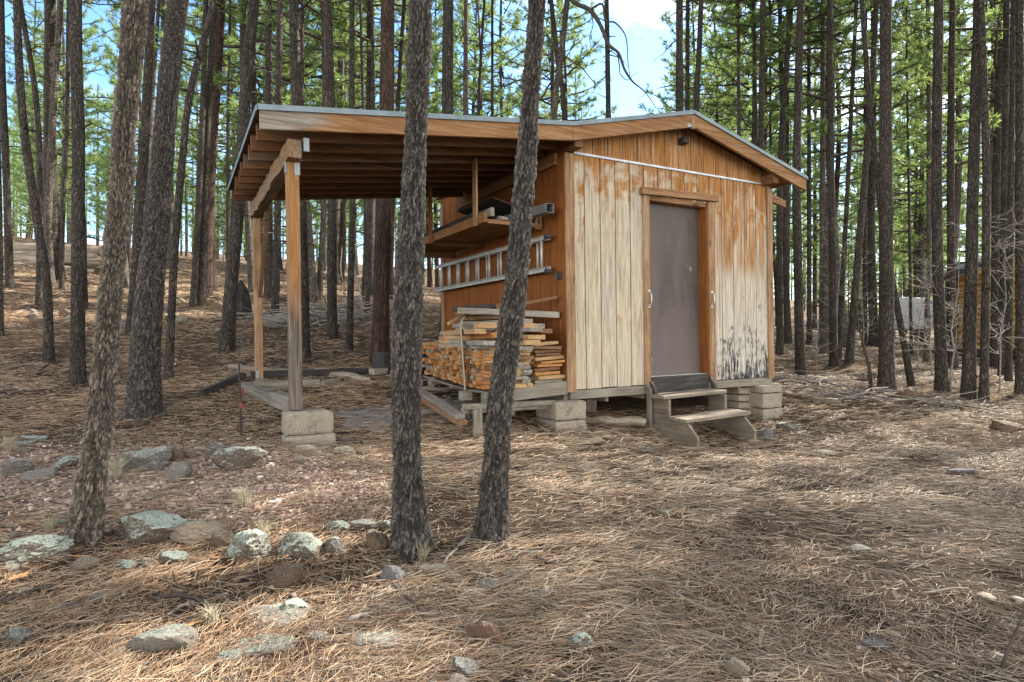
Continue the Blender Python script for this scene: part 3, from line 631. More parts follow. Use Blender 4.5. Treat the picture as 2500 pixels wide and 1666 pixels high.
# ------------------------------------------------------------------ concrete blocks
def cblock(l, d, h, mat, broken=False):
    nx, ny, nz = 14, 7, 7; mb = MB(); bm_v = {}
    vs=[]; fs=[]
    def vid(i,j,k):
        if (i,j,k) not in bm_v:
            p = np.array([l*i/nx, d*j/ny, h*k/nz]); bm_v[(i,j,k)] = len(vs)
            q = p.copy()
            edge = (i in (0,nx))+(j in (0,ny))+(k in (0,nz))
            n_ = np.array(mn.noise_vector(Vector(p*22)))*.0028; q += n_
            if edge >= 2: 
                c = np.array([l/2,d/2,h/2]); q -= np.sign(p-c)*np.array([i in (0,nx), j in (0,ny), k in (0,nz)])*(.006+.010*max(0,mn.noise(Vector(p*14))))
            if broken:
                t_ = (p[0]-l*.66)/(l*.34)+ .12*mn.noise(Vector(p*16))
                if t_ > 0 and j <= 1: q[1] += .022*min(1,t_*3)*(1 if j==0 else .3); 
                if t_ > .75 and k == nz: q[2] -= .018
            vs.append(tuple(q))
        return bm_v[(i,j,k)]
    for i in range(nx):
        for j in range(ny): fs += [(vid(i,j,0),vid(i,j+1,0),vid(i+1,j+1,0),vid(i+1,j,0)),(vid(i,j,nz),vid(i+1,j,nz),vid(i+1,j+1,nz),vid(i,j+1,nz))]
        for k in range(nz): fs += [(vid(i,0,k),vid(i+1,0,k),vid(i+1,0,k+1),vid(i,0,k+1)),(vid(i,ny,k),vid(i,ny,k+1),vid(i+1,ny,k+1),vid(i+1,ny,k))]
    for j in range(ny):
        for k in range(nz): fs += [(vid(0,j,k),vid(0,j,k+1),vid(0,j+1,k+1),vid(0,j+1,k)),(vid(nx,j,k),vid(nx,j+1,k),vid(nx,j+1,k+1),vid(nx,j,k+1))]
    mb.add(vs, fs); return mb.mesh('concrete_block', mat)
GB = 'concrete blocks holding up the shed'
def put_block(l,d,h,u,v,w_,rz,label,mat='block',broken=False,group=GB,cat='concrete block',ry=0):
    o = link('concrete_block', cblock(l,d,h,mat,broken)); world(o,u,v,w_,rz,ry); tag(o,label,cat,group); return o
put_block(.385,.20,.19,-2.768,-.075,-.213,0,'upper concrete block with a chipped corner, under the front lean-to post',broken=True)
put_block(.405,.20,.19,-2.772,-.082,-.404,R(1),'lower concrete block under the front lean-to post, half sunk in needles')
put_block(.385,.40,.19,-.225,-.10,-.295,0,'upper grey block under the shed corner beside the lumber stack')
put_block(.385,.40,.19,-.232,-.105,-.486,R(-.5),'lower grey block under the shed corner beside the lumber stack')
put_block(.385,.40,.095,2.852,-.10,-.20,0,'thin cap block on the column under the far right shed corner')
put_block(.385,.40,.19,2.850,-.10,-.391,R(.5),'full block under the thin cap at the far right shed corner')
put_block(.385,.40,.19,2.848,-.10,-.582,0,'bottom block sunk in needles at the far right shed corner')
for k in range(4):
    put_block(.25,.40,.088,2.66-.004*k,.10,-.215-.092*k,R((-1,2,-2,1)[k]),('top','second','third','lowest')[k]+' paver of the leaning stack between steps and block column','paver',group='pavers stacked under the shed',cat='paver',ry=R(3))

# ------------------------------------------------------------------ steps
def steps():
    root = empty('wooden_steps', sw(0,0,0), (0,LEAN,TH), label='weathered grey wooden steps with two treads below the brown door', cat='steps')
    b = lambda mb, n, m='steps', bv=.004: mb.build(n, m, root, bv)
    mb = MB(); mb.beam((1.02,-.175,-.122),(1.985,-.175,-.108),.25,.038); b(mb,'tread')
    mb = MB(); mb.beam((1.055,-.395,-.340),(2.03,-.395,-.322),.125,.038); b(mb,'tread')
    mb = MB(); mb.beam((1.055,-.524,-.344),(2.03,-.524,-.326),.125,.038); b(mb,'tread')
    mb = MB(); mb.beam((1.10,-.030,-.022),(1.97,-.030,-.012),.038,.185); b(mb,'riser_board','burnt')
    def stringer(u):
        g = min(sgl(u,-.6), -.55)-.05
        mb = MB(); mb.prism([(-.055,-.145),(-.30,-.145),(-.30,-.365),(-.56,-.365),(-.70,-.50),(-.70,g),(-.50,g),(-.05,g+.15)], 0, u, u+.038); b(mb,'stringer','greywood_y')
    stringer(1.085); stringer(1.945)
    for u in (1.058,1.985):
        mb = MB(); mb.prism([(-.052,.045),(-.10,-.02),(-.13,-.075),(-.13,-.145),(-.052,-.145)], 0, u-.002, u+.036); b(mb,'side_cheek','burnt')
    g = sgl(1.03,-.1)-.05
    mb = MB(); mb.prism([(-.028,.02),(-.085,-.05),(-.085,g),(-.028,g)], 0, 1.018, 1.056); b(mb,'side_plank','greywood_z')
steps()

# ------------------------------------------------------------------ lumber stand and stack
def stand():
    root = empty('lumber_stand', sw(0,0,0), (0,LEAN,TH), label='grey plank stand carrying the lumber stack beside the shed', cat='stand')
    b = lambda mb, n, m='greywood', bv=.004: mb.build(n, m, root, bv)
    mb = MB(); mb.beam((-.905,.0,-.015),(-.028,.0,.025),.038,.135); b(mb,'front_board')
    mb = MB(); mb.box((-.955,.03,-.085),(-.85,.10,.035)); b(mb,'cross_timber')
    mb = MB(); mb.beam((-.08,.10,-.0),(-.08,1.7,-.0),.038,.09); b(mb,'side_board','greywood_y')
    for v in (.35,.9,1.5): mb = MB(); mb.box((-.90,v,.0),(-.05,v+.09,.03)); b(mb,'slat')
    mb = MB(); mb.beam((-1.24,-.14,-.075),(-.20,.0,-.115),.09,.045); b(mb,'low_beam')
    mb = MB(); mb.beam((-1.25,-.10,-.12),(-.20,.04,-.155),.038,.05); b(mb,'low_beam')
    g = sgl(-1.13,-.16)-.06
    mb = MB(); mb.box((-1.17,-.19,g),(-1.08,-.145,-.10), jit=.004); b(mb,'leg','greywood_z')
    g = sgl(-1.2,.1)-.06
    mb = MB(); mb.box((-1.22,.06,g),(-1.16,.10,-.14), jit=.004); b(mb,'leg','greywood_z')
    g = sgl(-.5,1.5)-.05
    mb = MB(); mb.box((-.95,1.5,g),(-.86,1.59,-.08)); b(mb,'leg','greywood_z')
    mb = MB(); mb.box((-.15,1.5,g),(-.06,1.59,-.05)); b(mb,'leg','greywood_z')
    mb = MB(); mb.tube([(-.97,.04,.03),(-.97,.3,.022),(-.97,.9,.05),(-.97,1.6,.10)], .012, 6); b(mb,'side_rail','greywood_y',0)
stand()
def beam3(name, a, b, wd, th, mat, label, cat):
    a = Vector(a); b = Vector(b); l = (b-a).length; mb = MB(); mb.box((-l/2,-wd/2,-th/2),(l/2,wd/2,th/2), jit=.003); o = mb.build(name,mat,None,.004); o.location = (a+b)/2; o.rotation_euler = (b-a).to_track_quat('X','Z').to_euler(); return tag(o,label,cat)
def lumber():
    G1, G2, G3 = 'square offcuts with their sawn ends outward in the lumber stack', 'boards in the front of the lumber stack', 'boards laid across the top of the lumber stack'
    mats = ['lum_orange']*5+['lum_tan']*2+['lum_grey','lum_brown']
    cache = {}
    def piece(name, l, wd, th, mat, u, v, w_, rz, ry=0, rx=0, **k):
        key = (round(l/.05), round(wd/.01), round(th/.005), mat)
        if key not in cache:
            mb = MB(); mb.box((-l/2,-wd/2,-th/2),(l/2,wd/2,th/2), jit=.002); cache[key] = mb.mesh(name, mat)
        o = link(name, cache[key], None, .002); world(o,u,v,w_,rz,ry,rx); tag(o, k['label'], k.get('cat','board'), k.get('group')); return o
    # side of the stack: short pieces laid crosswise, sawn ends outward
    w_ = .045; row = 0
    while w_ < .40:
        th = random.choice((.034,.038,.042)); v = .03+random.uniform(0,.03); vmax = 1.66-.06*(row%2)
        while v < vmax:
            wd = random.choice((.038,.045,.06,.07)); l = random.uniform(.26,.42); poke = random.uniform(-.07,.04)
            if random.random() < .90:
                m = random.choice(mats)
                nm = {'lum_orange':'orange','lum_tan':'tan','lum_grey':'grey','lum_brown':'dark brown'}[m]
                piece('wood_offcut', l, wd-.004, th-.003, m, -.955-poke+l/2, v+wd/2, w_+th/2+.06*(v/1.2), R(random.uniform(-2.5,2.5)), label=nm+' sawn offcut end among those on the left side of the lumber stack', cat='offcut', group=G1)
            v += wd+random.choice((0,0,.004,.02))
        w_ += th; row += 1
    # middle front: boards running back, ends to the front
    w_ = .055; k = 0
    while w_ < .40:
        th = random.choice((.022,.034,.038,.04)); u = -.93; 
        while u < -.47:
            wd = min(random.choice((.09,.14,.19,.24)), -.45-u)
            if wd < .05: break
            m = random.choice(['lum_orange','lum_tan','lum_tan','lum_grey','lum_brown']); nm = {'lum_orange':'orange','lum_tan':'tan','lum_grey':'grey','lum_brown':'dark brown'}[m]
            l = random.uniform(.5,1.2)
            piece('lumber_board', l, wd-.004, th-.003, m, u+wd/2, -.02+random.uniform(-.05,.03)+l/2, w_+th/2, H90+R(random.uniform(-1.5,1.5)), label=nm+' board end in the front of the lumber stack left of the leaning trunk', group=G2)
            u += wd
        w_ += th; k += 1
    # right hand stack beside the shed corner
    w_ = .075; k = 0; names = ('lowest','second','third','fourth','fifth','sixth','seventh','eighth','ninth','tenth','eleventh','twelfth')
    while w_ < .50 and k < 12:
        th = random.choice((.03,.036,.04)); m = random.choice(['lum_grey','lum_grey','lum_tan','lum_brown','lum_orange']); wd = random.uniform(.28,.36); l = random.uniform(1.0,1.6)
        off = random.uniform(-.03,.02)-(.05 if w_ > .42 else 0)
        tilt = random.uniform(-4,1)
        piece('lumber_board', l, wd, th-.005, m, -.05-wd/2+off, -.0+random.uniform(-.03,.05)+l/2, w_+th/2, H90+R(random.uniform(-2,2)), 0, R(tilt), label=names[k]+' board from the bottom in the stack beside the shed corner', group='boards stacked beside the shed corner')
        w_ += th+.003; k += 1
    for k in range(8):
        m = ('lum_brown','lum_grey','lum_brown','lum_tan','lum_grey','lum_orange','lum_tan','lum_brown')[k]
        piece('lumber_board', 1.1, .30, .035, m, -.42+.02*random.uniform(-1,1), .70+random.uniform(-.04,.04), .08+.042*k, H90, label='board hidden deep in the stack behind the leaning trunk', group='boards behind the leaning trunk')
    # long boards over the top
    tops = [(1.5,.19,.038,'lum_tan',-.78,.62,.425,3,0),(1.7,.24,.034,'lum_grey',-.56,.72,.43,-4,0),(1.4,.19,.038,'lum_tan',-.60,.52,.468,6,0),(1.9,.14,.03,'lum_grey',-.84,.78,.468,-8,0),(1.7,.19,.034,'lum_tan',-.42,.70,.503,-3,0),
            (1.8,.14,.036,'lum_orange',-.75,.80,.508,-6,1),(1.6,.16,.03,'lum_grey',-.62,.62,.545,10,1),(1.8,.11,.036,'lum_tan',-.82,.86,.545,-12,0),(1.5,.14,.034,'lum_brown',-.30,.72,.545,2,0),(1.3,.2,.036,'lum_grey',-.30,.72,.582,-3,0),
            (.62,.14,.04,'lum_tan',-.66,.12,.585,84,0),(1.3,.15,.034,'lum_grey',-.42,.85,.62,5,0),(1.2,.12,.04,'lum_orange',-.28,.95,.622,-4,0),(1.2,.17,.036,'lum_brown',-.42,1.0,.66,3,0),(1.0,.14,.036,'lum_grey',-.27,1.0,.663,-6,0),
            (.9,.15,.036,'lum_brown',-.48,1.05,.70,6,0),(.9,.12,.034,'lum_tan',-.33,1.05,.703,-3,0),(.8,.18,.034,'burnt',-.52,1.1,.742,4,0),(.9,.10,.034,'lum_brown',-.36,1.1,.742,-8,0)]
    adj = ('wide','narrow','short','long','broad','slim','crooked','slanting','straight','thin','stubby','upper','bright','sooty','topmost')
    nmc = {'lum_orange':'orange','lum_tan':'tan','lum_grey':'grey','lum_brown':'brown','burnt':'black'}
    lab = ['wide tan board resting on the offcuts at the left edge','wide grey board in the lowest layer over the stack','tan board jutting forward over the stack front','long grey board at the outer left under the strap','straight tan board beside the leaning trunk',
           'orange board slanting under the pale strap','grey board crossing the stack at a slant','narrow tan board swung out to the left under the strap','brown board in the upper layers near the wall','grey board on the brown one near the wall',
           'short yellow plank laid crosswise on the stack top','grey board high on the stack behind the trunk','bright orange block end high beside the trunk','brown board in the heap near the wall','grey board end in the heap near the wall',
           'dark brown board close to the top of the heap','tan board close to the top of the heap','black board topping the lumber heap','loose brown strip on the very top of the heap']
    for t_, lb in zip(tops, lab):
        piece('lumber_board', t_[0], t_[1], t_[2]*1.32, t_[3], t_[4], t_[5], .435+(t_[6]-.425)*1.42, H90+R(t_[7]), R(t_[8]), 0, label=lb, group=G3)
    for k in range(6):
        for j, uu in enumerate((-.84,-.66,-.47)):
            m = random.choice(['lum_tan','lum_brown','lum_orange','lum_grey','lum_tan']); nm = {'lum_orange':'orange','lum_tan':'tan','lum_grey':'grey','lum_brown':'dark brown'}[m]
            l = random.uniform(1.1,1.5)-.1*k
            piece('lumber_board', l, .165-.012*k, .042, m, uu+.03*k+random.uniform(-.015,.015), .16+.06*k+random.uniform(-.05,.05)+l/2, .455+.046*k, H90+R(random.uniform(-2.5,2.5)), label=nm+' board packed inside the upper half of the lumber stack', group='boards packed in the upper half of the lumber stack')
    # sticks leaning on the wall above the stack
    beam3('lumber_board', sw(-.06,.06,.77), sw(-.80,.95,.85), .04,.06,'lum_grey','grey stud lying level across the heap end against the brown wall','board')
    beam3('lumber_board', sw(-.07,.07,.95), sw(-.50,.60,.86), .02,.035,'lum_brown','thin reddish strip propped up above the grey stud','board')
    beam3('lumber_board', sw(-.45,1.35,.86), sw(-1.0,.75,.70), .03,.03,'lum_tan','thin tan strip slanting up to the wall over the strap','board')
    # strap
    pts = [(-.62,1.05,.74),(-.72,.90,.77),(-.82,.74,.77),(-.90,.62,.735),(-.97,.51,.65),(-.995,.44,.50),(-1.0,.41,.40),(-.995,.40,.26),(-.99,.395,.10),(-.985,.39,.02)]
    mb = MB(); vs = []; d = Vector((.25,1,0)).normalized()
    fine = []
    for a, b in zip(pts, pts[1:]):
        for k in range(4): fine.append(Vector(a).lerp(Vector(b), k/4))
    fine.append(Vector(pts[-1])); n = len(fine)
    for i, p in enumerate(fine):
        tw = .048; vs += [p-d*tw, p+d*tw, p+d*tw+Vector((-.004,0,.004)), p-d*tw+Vector((-.004,0,.004))]
    fs = [(i*4+k, i*4+(k+1)%4, (i+1)*4+(k+1)%4, (i+1)*4+k) for i in range(n-1) for k in range(4)]
    mb.add(vs, fs); o = mb.build('webbing_strap', 'strap', None, 0, True); o.location = sw(0,0,0); o.rotation_euler = (0,LEAN,TH); tag(o,'pale webbing strap looped over the top and side of the lumber stack','strap')
    board('wood_offcut', .11,.09,.09,'lum_grey',-.985,.385,-.03,0,0,0,'pale square wood block hanging at the foot of the strap','block')
lumber()
# planks lying below the stand
beam3('loose_plank', P3(1014,948,6.35), P3(1124,1018,5.35), .09,.045,'greywood','upper grey plank slanting down to the ground left of the stand','plank')
beam3('loose_plank', P3(1016,962,6.25), P3(1130,1034,5.30), .09,.045,'lum_brown','lower brown plank slanting down beside the stand leg','plank')
board('loose_plank', 1.0,.09,.05,'greywood',-1.0,.55,-.16,R(10),R(-2),0,'grey plank crossing under the lumber stack','plank')
for (u,v,l,d,h,rz,m,lb) in ((-.75,.35,.28,.22,.10,30,'char','charred flat chunk in the shade under the stand'),(-.45,.55,.22,.2,.09,70,'paver','grey slab lying in the shade under the stand'),(-1.25,.9,.25,.12,.12,20,'lum_brown','brown split log behind the slanting planks')):
    board('wood_chunk', l,d,h,m,u,v,sgl(u,v)+.04,R(rz),0,0,lb,'chunk',None,.01,.01)

# ------------------------------------------------------------------ things on the ground under the lean-to
def gboard(name,l,wd,th,mat,u,v,dz,rz,label,cat='timber',ry=0,bev=.006,jit=.005):
    return board(name,l,wd,th,mat,u,v,sgl(u,v)+dz,rz,ry,0,label,cat,None,bev,jit)
gboard('ground_timber',2.0,.09,.09,'burnt',-1.75,2.55,.07,R(-1),'dark timber along the back edge of the lean-to floor')
def ground_beam(x0,y0,x1,y1,dz,wd,th,mat,label,d0=None):
    a0,b0 = hit(x0,y0); a1,b1 = hit(x1,y1); a = Vector((a0,b0,gz(a0,b0)+dz)); b = Vector((a1,b1,gz(a1,b1)+dz)); l = (b-a).length
    mb = MB(); mb.box((-l/2,-wd/2,-th/2),(l/2,wd/2,th/2), jit=.006); o = mb.build('ground_timber',mat,None,.008); o.location = (a+b)/2; o.rotation_euler = (b-a).to_track_quat('X','Z').to_euler(); tag(o,label,'timber')
ground_beam(596,955,668,990,.05,.10,.11,'greywood','grey mossy timber running back beside the lean-to post')
beam3('ground_timber', P3(712,985,5.25), P3(672,972,5.62), .12,.13,'greywood','short pale timber end right behind the front post','timber')
gboard('ground_timber',.70,.14,.10,'greywood',-2.42,2.05,.07,R(2),'grey timber in front of the rear lean-to post')
gboard('ground_timber',.55,.07,.04,'lum_tan',-2.35,1.45,.05,R(35),'pale thin board lying behind the front post')
gboard('ground_timber',.75,.07,.08,'burnt',-3.05,2.35,.09,R(50),'black timber sticking out left of the rear lean-to post',ry=R(-12))
gboard('chopping_block',.44,.30,.30,'burnt',-.98,2.72,.16,R(12),'dark wooden box-like chopping block at the back of the lean-to','block',0,.02,.012)
gboard('cinder_chunk',.22,.12,.08,'paver',-1.28,2.35,.10,R(20),'pale broken block piece on the dark timber','block',0,.015,.01)
gboard('cinder_chunk',.30,.13,.07,'block',-1.95,2.10,.05,R(40),'rough grey block piece on the lean-to floor','block',0,.015,.02)
def tarp():
    mb = MB(); n, m = 26, 14; vs = []
    for i in range(n+1):
        for j in range(m+1):
            u = -2.15+1.35*i/n+.10*math.sin(j*.9+i*.3)*.5; v = .15+.65*j/m+.35*i/n+.05*math.sin(i*1.3)
            vs.append((u,v,sgl(u,v)+.022+.012*mn.noise(Vector((u*5,v*5,1)))+.008*mn.noise(Vector((u*16,v*16,4)))))
    fs = [(i*(m+1)+j,(i+1)*(m+1)+j,(i+1)*(m+1)+j+1,i*(m+1)+j+1) for i in range(n) for j in range(m)]
    mb.add(vs, fs); o = mb.build('tarp','tarp',None,0,True); s = o.modifiers.new('thick','SOLIDIFY'); s.thickness = .008; o.location = sw(0,0,0); o.rotation_euler = (0,0,TH); tag(o,'dusty grey tarp lying flat on the lean-to floor','tarp')
tarp()
def wire_roll():
    mb = MB(); c = Vector((0,0,0)); 
    for k in range(16):
        pts = [(.13*math.cos(t*.52+k*.4)*(1+.03*math.sin(k)), .13*math.sin(t*.52+k*.4), .02+k*.023+.01*math.sin(t+k)) for t in range(13)]
        mb.tube(pts, .006, 4, cap=False)
    for k in range(18):
        a = k*.349; mb.tube([(.13*math.cos(a+z*.6),.13*math.sin(a+z*.6),z) for z in (0,.12,.24,.39)], .005, 4, cap=False)
    o = mb.build('wire_roll','wire'); world(o,-.72,2.42,sgl(-.72,2.42)); tag(o,'black roll of wire mesh standing behind the middle trunk','wire roll')
wire_roll()
def chunk_log(u, v, l, r, rz, label, mat='log', up=0):
    mb = MB(); n = 9; mb.tube([(-l/2+l*i/n, .015*math.sin(i), .012*math.cos(i*1.7)) for i in range(n+1)], [r*random.uniform(.9,1.08) for _ in range(n+1)], 12, wob=.05)
    o = mb.build('log',mat); world(o,u,v,sgl(u,v)+r*.8+up,rz,R(up*40)); tag(o,label,'log'); return o
chunk_log(-.55,2.05,.5,.10,R(70),'pale split log end beside the wire roll','log',.1)
chunk_log(-.62,1.75,.45,.07,R(20),'small log in front of the wire roll','log')
chunk_log(-.9,1.5,.9,.03,R(-8),'thin pole lying across the lean-to floor','log')
chunk_log(.62,.10,.75,.05,R(-40),'crooked grey log half under the shed front','log')
def stake():
    p = hit(590,1075); x, y = p; g = gz(x,y); mb = MB(); mb.tube([(x,y,g-.1),(x-.01,y,g+.3),(x-.025,y+.01,g+.62)], .008, 6); o = mb.build('rebar_stake','wire'); tag(o,'dark rebar stake standing left of the lean-to post','stake')
    mb = MB(); z = g+.42
    vs = []; n = 10
    for i in range(n+1):
        a = i*.5; vs += [(x-.012+.010*math.cos(a)+.002,y+.012*math.sin(a),z-.016*i),(x+.010+.012*math.cos(a+.5),y+.012*math.sin(a),z-.016*i-.006)]
    mb.add(vs, [(2*i,2*i+1,2*i+3,2*i+2) for i in range(n)]); r = mb.build('ribbon','ribbon',o,0); s = r.modifiers.new('thick','SOLIDIFY'); s.thickness = .002
stake()
# ------------------------------------------------------------------ pines
def crown_mesh(seed, height=9., rad=1.7, nb=52, dead=14, deadlen=1.0):
    rs = random.Random(seed); g = np.random.default_rng(seed)
    mb = MB(); tips = []
    def tube(pts, r0, r1):
        mb.tube(pts, [r0+(r1-r0)*i/(len(pts)-1) for i in range(len(pts))], 4, 0, False, (.5,.5,.5))
    az = rs.random()*6
    for b in range(nb):
        f = (b+rs.random())/nb; h = f**.95*height*.98
        env = (1-f)**.75*(.45+.55*min(1, f*5+.25)); ln = rad*env*rs.uniform(.55,1.25)+.22
        az += 2.4+rs.uniform(-.6,.6); el = rs.uniform(-.12,.30)+.45*f
        p = Vector((0,0,h)); pts = [p]; d = Vector((math.cos(az)*math.cos(el), math.sin(az)*math.cos(el), math.sin(el))); n = 5
        for i in range(n):
            d = (d+Vector((rs.uniform(-.12,.12),rs.uniform(-.12,.12),(-.06 if i < 2 else .14)+rs.uniform(-.05,.05)))).normalized(); p = p+d*ln/n; pts.append(p)
        tube(pts, .012+.012*ln, .005); 
        nt_ = max(3, int(3+ln*6.0))
        for k in range(nt_):
            t_ = 1-.72*(k/nt_)*rs.uniform(.8,1.1); fi = t_*n; i = min(n-1, int(fi)); q = pts[i].lerp(pts[i+1], fi-i)
            dd = (pts[i+1]-pts[i]).normalized(); side = Vector((rs.uniform(-1,1),rs.uniform(-1,1),rs.uniform(-.1,.7))); td = (dd*.7+side*.8).normalized()
            tl = rs.uniform(.10,.34) if k else .03; e = q+td*tl
            if tl > .12: tube([q, q+td*tl*.5+Vector((0,0,-.01)), e], .005, .003)
            tips.append((e, td, rs.random()))
    for k in range(dead):
        h = -rs.random()**.8*5.5; a = rs.random()*6.28; el = rs.uniform(-.35,.2); ln = deadlen*rs.uniform(.25,1.2); p = Vector((0,0,h)); pts = [p]; d = Vector((math.cos(a)*math.cos(el), math.sin(a)*math.cos(el), math.sin(el)))
        for i in range(5):
            d = (d+Vector((rs.uniform(-.22,.22),rs.uniform(-.22,.22),rs.uniform(-.16,.10)))).normalized(); p = p+d*ln/5; pts.append(p)
            if i > 1 and rs.random() < .55:
                s_ = (d+Vector((rs.uniform(-1,1),rs.uniform(-1,1),rs.uniform(-.8,.5)))).normalized(); tube([p, p+s_*ln*.14, p+s_*ln*.26+Vector((0,0,-.02))], .004, .002)
        tube(pts, .013, .004)
    # needle blades
    K = 26; T = len(tips); c = np.array([t_[0] for t_ in tips]); dr = np.array([t_[1] for t_ in tips]); tr = np.array([t_[2] for t_ in tips])
    d = g.normal(size=(T,K,3)); d /= np.linalg.norm(d,axis=2,keepdims=True); d = d*.95+dr[:,None,:]*.75; d /= np.linalg.norm(d,axis=2,keepdims=True)
    ln = g.uniform(.13,.23,(T,K,1)); s = np.cross(d, g.normal(size=(T,K,3))); s /= np.linalg.norm(s,axis=2,keepdims=True); wd = .0085
    base = c[:,None,:]-d*.02-dr[:,None,:]*g.uniform(0,.10,(T,K,1))
    V = np.stack([base-s*wd*.6, base+s*wd*.6, base+d*ln*.6+s*wd, base+d*ln+np.array([0,0,-.015])], 2).reshape(-1,3)
    col = np.repeat(np.clip(tr[:,None]*.85+g.uniform(0,.25,(T,K)),0,1).reshape(-1), 4)
    b0 = len(mb.v); nq = T*K
    me = bpy.data.meshes.new('crown')
    vs = np.concatenate([np.array(mb.v), V]); quad = (np.arange(nq)[:,None]*4+np.array([0,1,2,3])+b0)
    lf = np.array(mb.f).reshape(-1); allf = np.concatenate([lf, quad.reshape(-1)])
    nf = len(allf)//4
    me.vertices.add(len(vs)); me.vertices.foreach_set('co', vs.astype('f').ravel()); me.loops.add(len(allf)); me.loops.foreach_set('vertex_index', allf.astype('i'))
    me.polygons.add(nf); me.polygons.foreach_set('loop_start', np.arange(0,nf*4,4,dtype='i')); me.materials.append(M['limb']); me.materials.append(M['needles'])
    mi = np.ones(nf,'i'); mi[:len(mb.f)] = 0; me.polygons.foreach_set('material_index', mi); me.update(calc_edges=True)
    cc = np.concatenate([np.full(b0,.5), col]); ca = me.color_attributes.new('bc','FLOAT_COLOR','POINT'); ca.data.foreach_set('color', np.stack([cc,cc,cc,np.ones_like(cc)],1).astype('f').ravel())
    return me
CROWNS = [crown_mesh(100+i, height=(9,10,8,9.5,8.5,10)[i], rad=(2.0,2.3,1.8,2.3,1.9,2.1)[i], nb=(60,66,54,64,58,68)[i], dead=(8,12,18,10,14,20)[i], deadlen=(.8,1.1,1.3,.9,1.2,1.4)[i]) for i in range(6)]
YOUNG = [crown_mesh(200+i, height=5.5, rad=1.25, nb=50, dead=6, deadlen=.6) for i in range(2)]

def trunk_path(pts, d, total):
    """pts: photo pixels from top to base at depth d -> local 3D path from the base up, carried on to the full height"""
    bx, by = pts[-1]; b = Vector(P3(bx, by, d)); path = []
    for x, y in reversed(pts):
        p = Vector(P3(x, y, d)); path.append(p-b)
    fine = [path[0]]
    for i in range(len(path)-1):      # smooth interpolation (Catmull-Rom)
        p0 = path[max(i-1,0)]; p1 = path[i]; p2 = path[i+1]; p3 = path[min(i+2,len(path)-1)]
        n = max(2, int((p2-p1).length/.35))
        for k in range(1,n+1):
            t_ = k/n; fine.append(.5*((2*p1)+(p2-p0)*t_+(2*p0-5*p1+4*p2-p3)*t_*t_+(3*p1-p0-3*p2+p3)*t_**3))
    dr = (fine[-1]-fine[-2]).normalized(); p = fine[-1].copy()
    while p.z < total:
        dr = (dr*.96+Vector((0,0,1))*.04).normalized(); p = p+dr*.5; fine.append(p.copy())
    return b, fine
def trunk_mesh(path, rb, rt_frac, total, mat, n=14, seed=0):
    rs = random.Random(seed); mb = MB(); rad = []
    for p in path:
        f = min(1, max(0,p.z/total)); r = rb*(1-f*(1-rt_frac)) ; r *= 1+.30*math.exp(-max(p.z,0)/.22); rad.append(r*rs.uniform(.975,1.025))
    path = [path[0]+Vector((0,0,-.35))]+path; rad = [rad[0]*1.15]+rad
    for k in range(rs.randint(3,7)):      # stubs of snapped branches
        i = rs.randrange(len(path)//6, max(len(path)//6+1, int(len(path)*.55))); p = path[i]; a = rs.random()*6.28; l = rs.uniform(.05,.4)
        e = p+Vector((math.cos(a)*(rad[i]+l), math.sin(a)*(rad[i]+l), rs.uniform(-.08,.10))); mb.tube([p, p.lerp(e,.6)+Vector((0,0,.01)), e], [.016,.011,.006], 5)
    mb.tube(path, rad, n, wob=.045); return mb.mesh('trunk', mat, True)
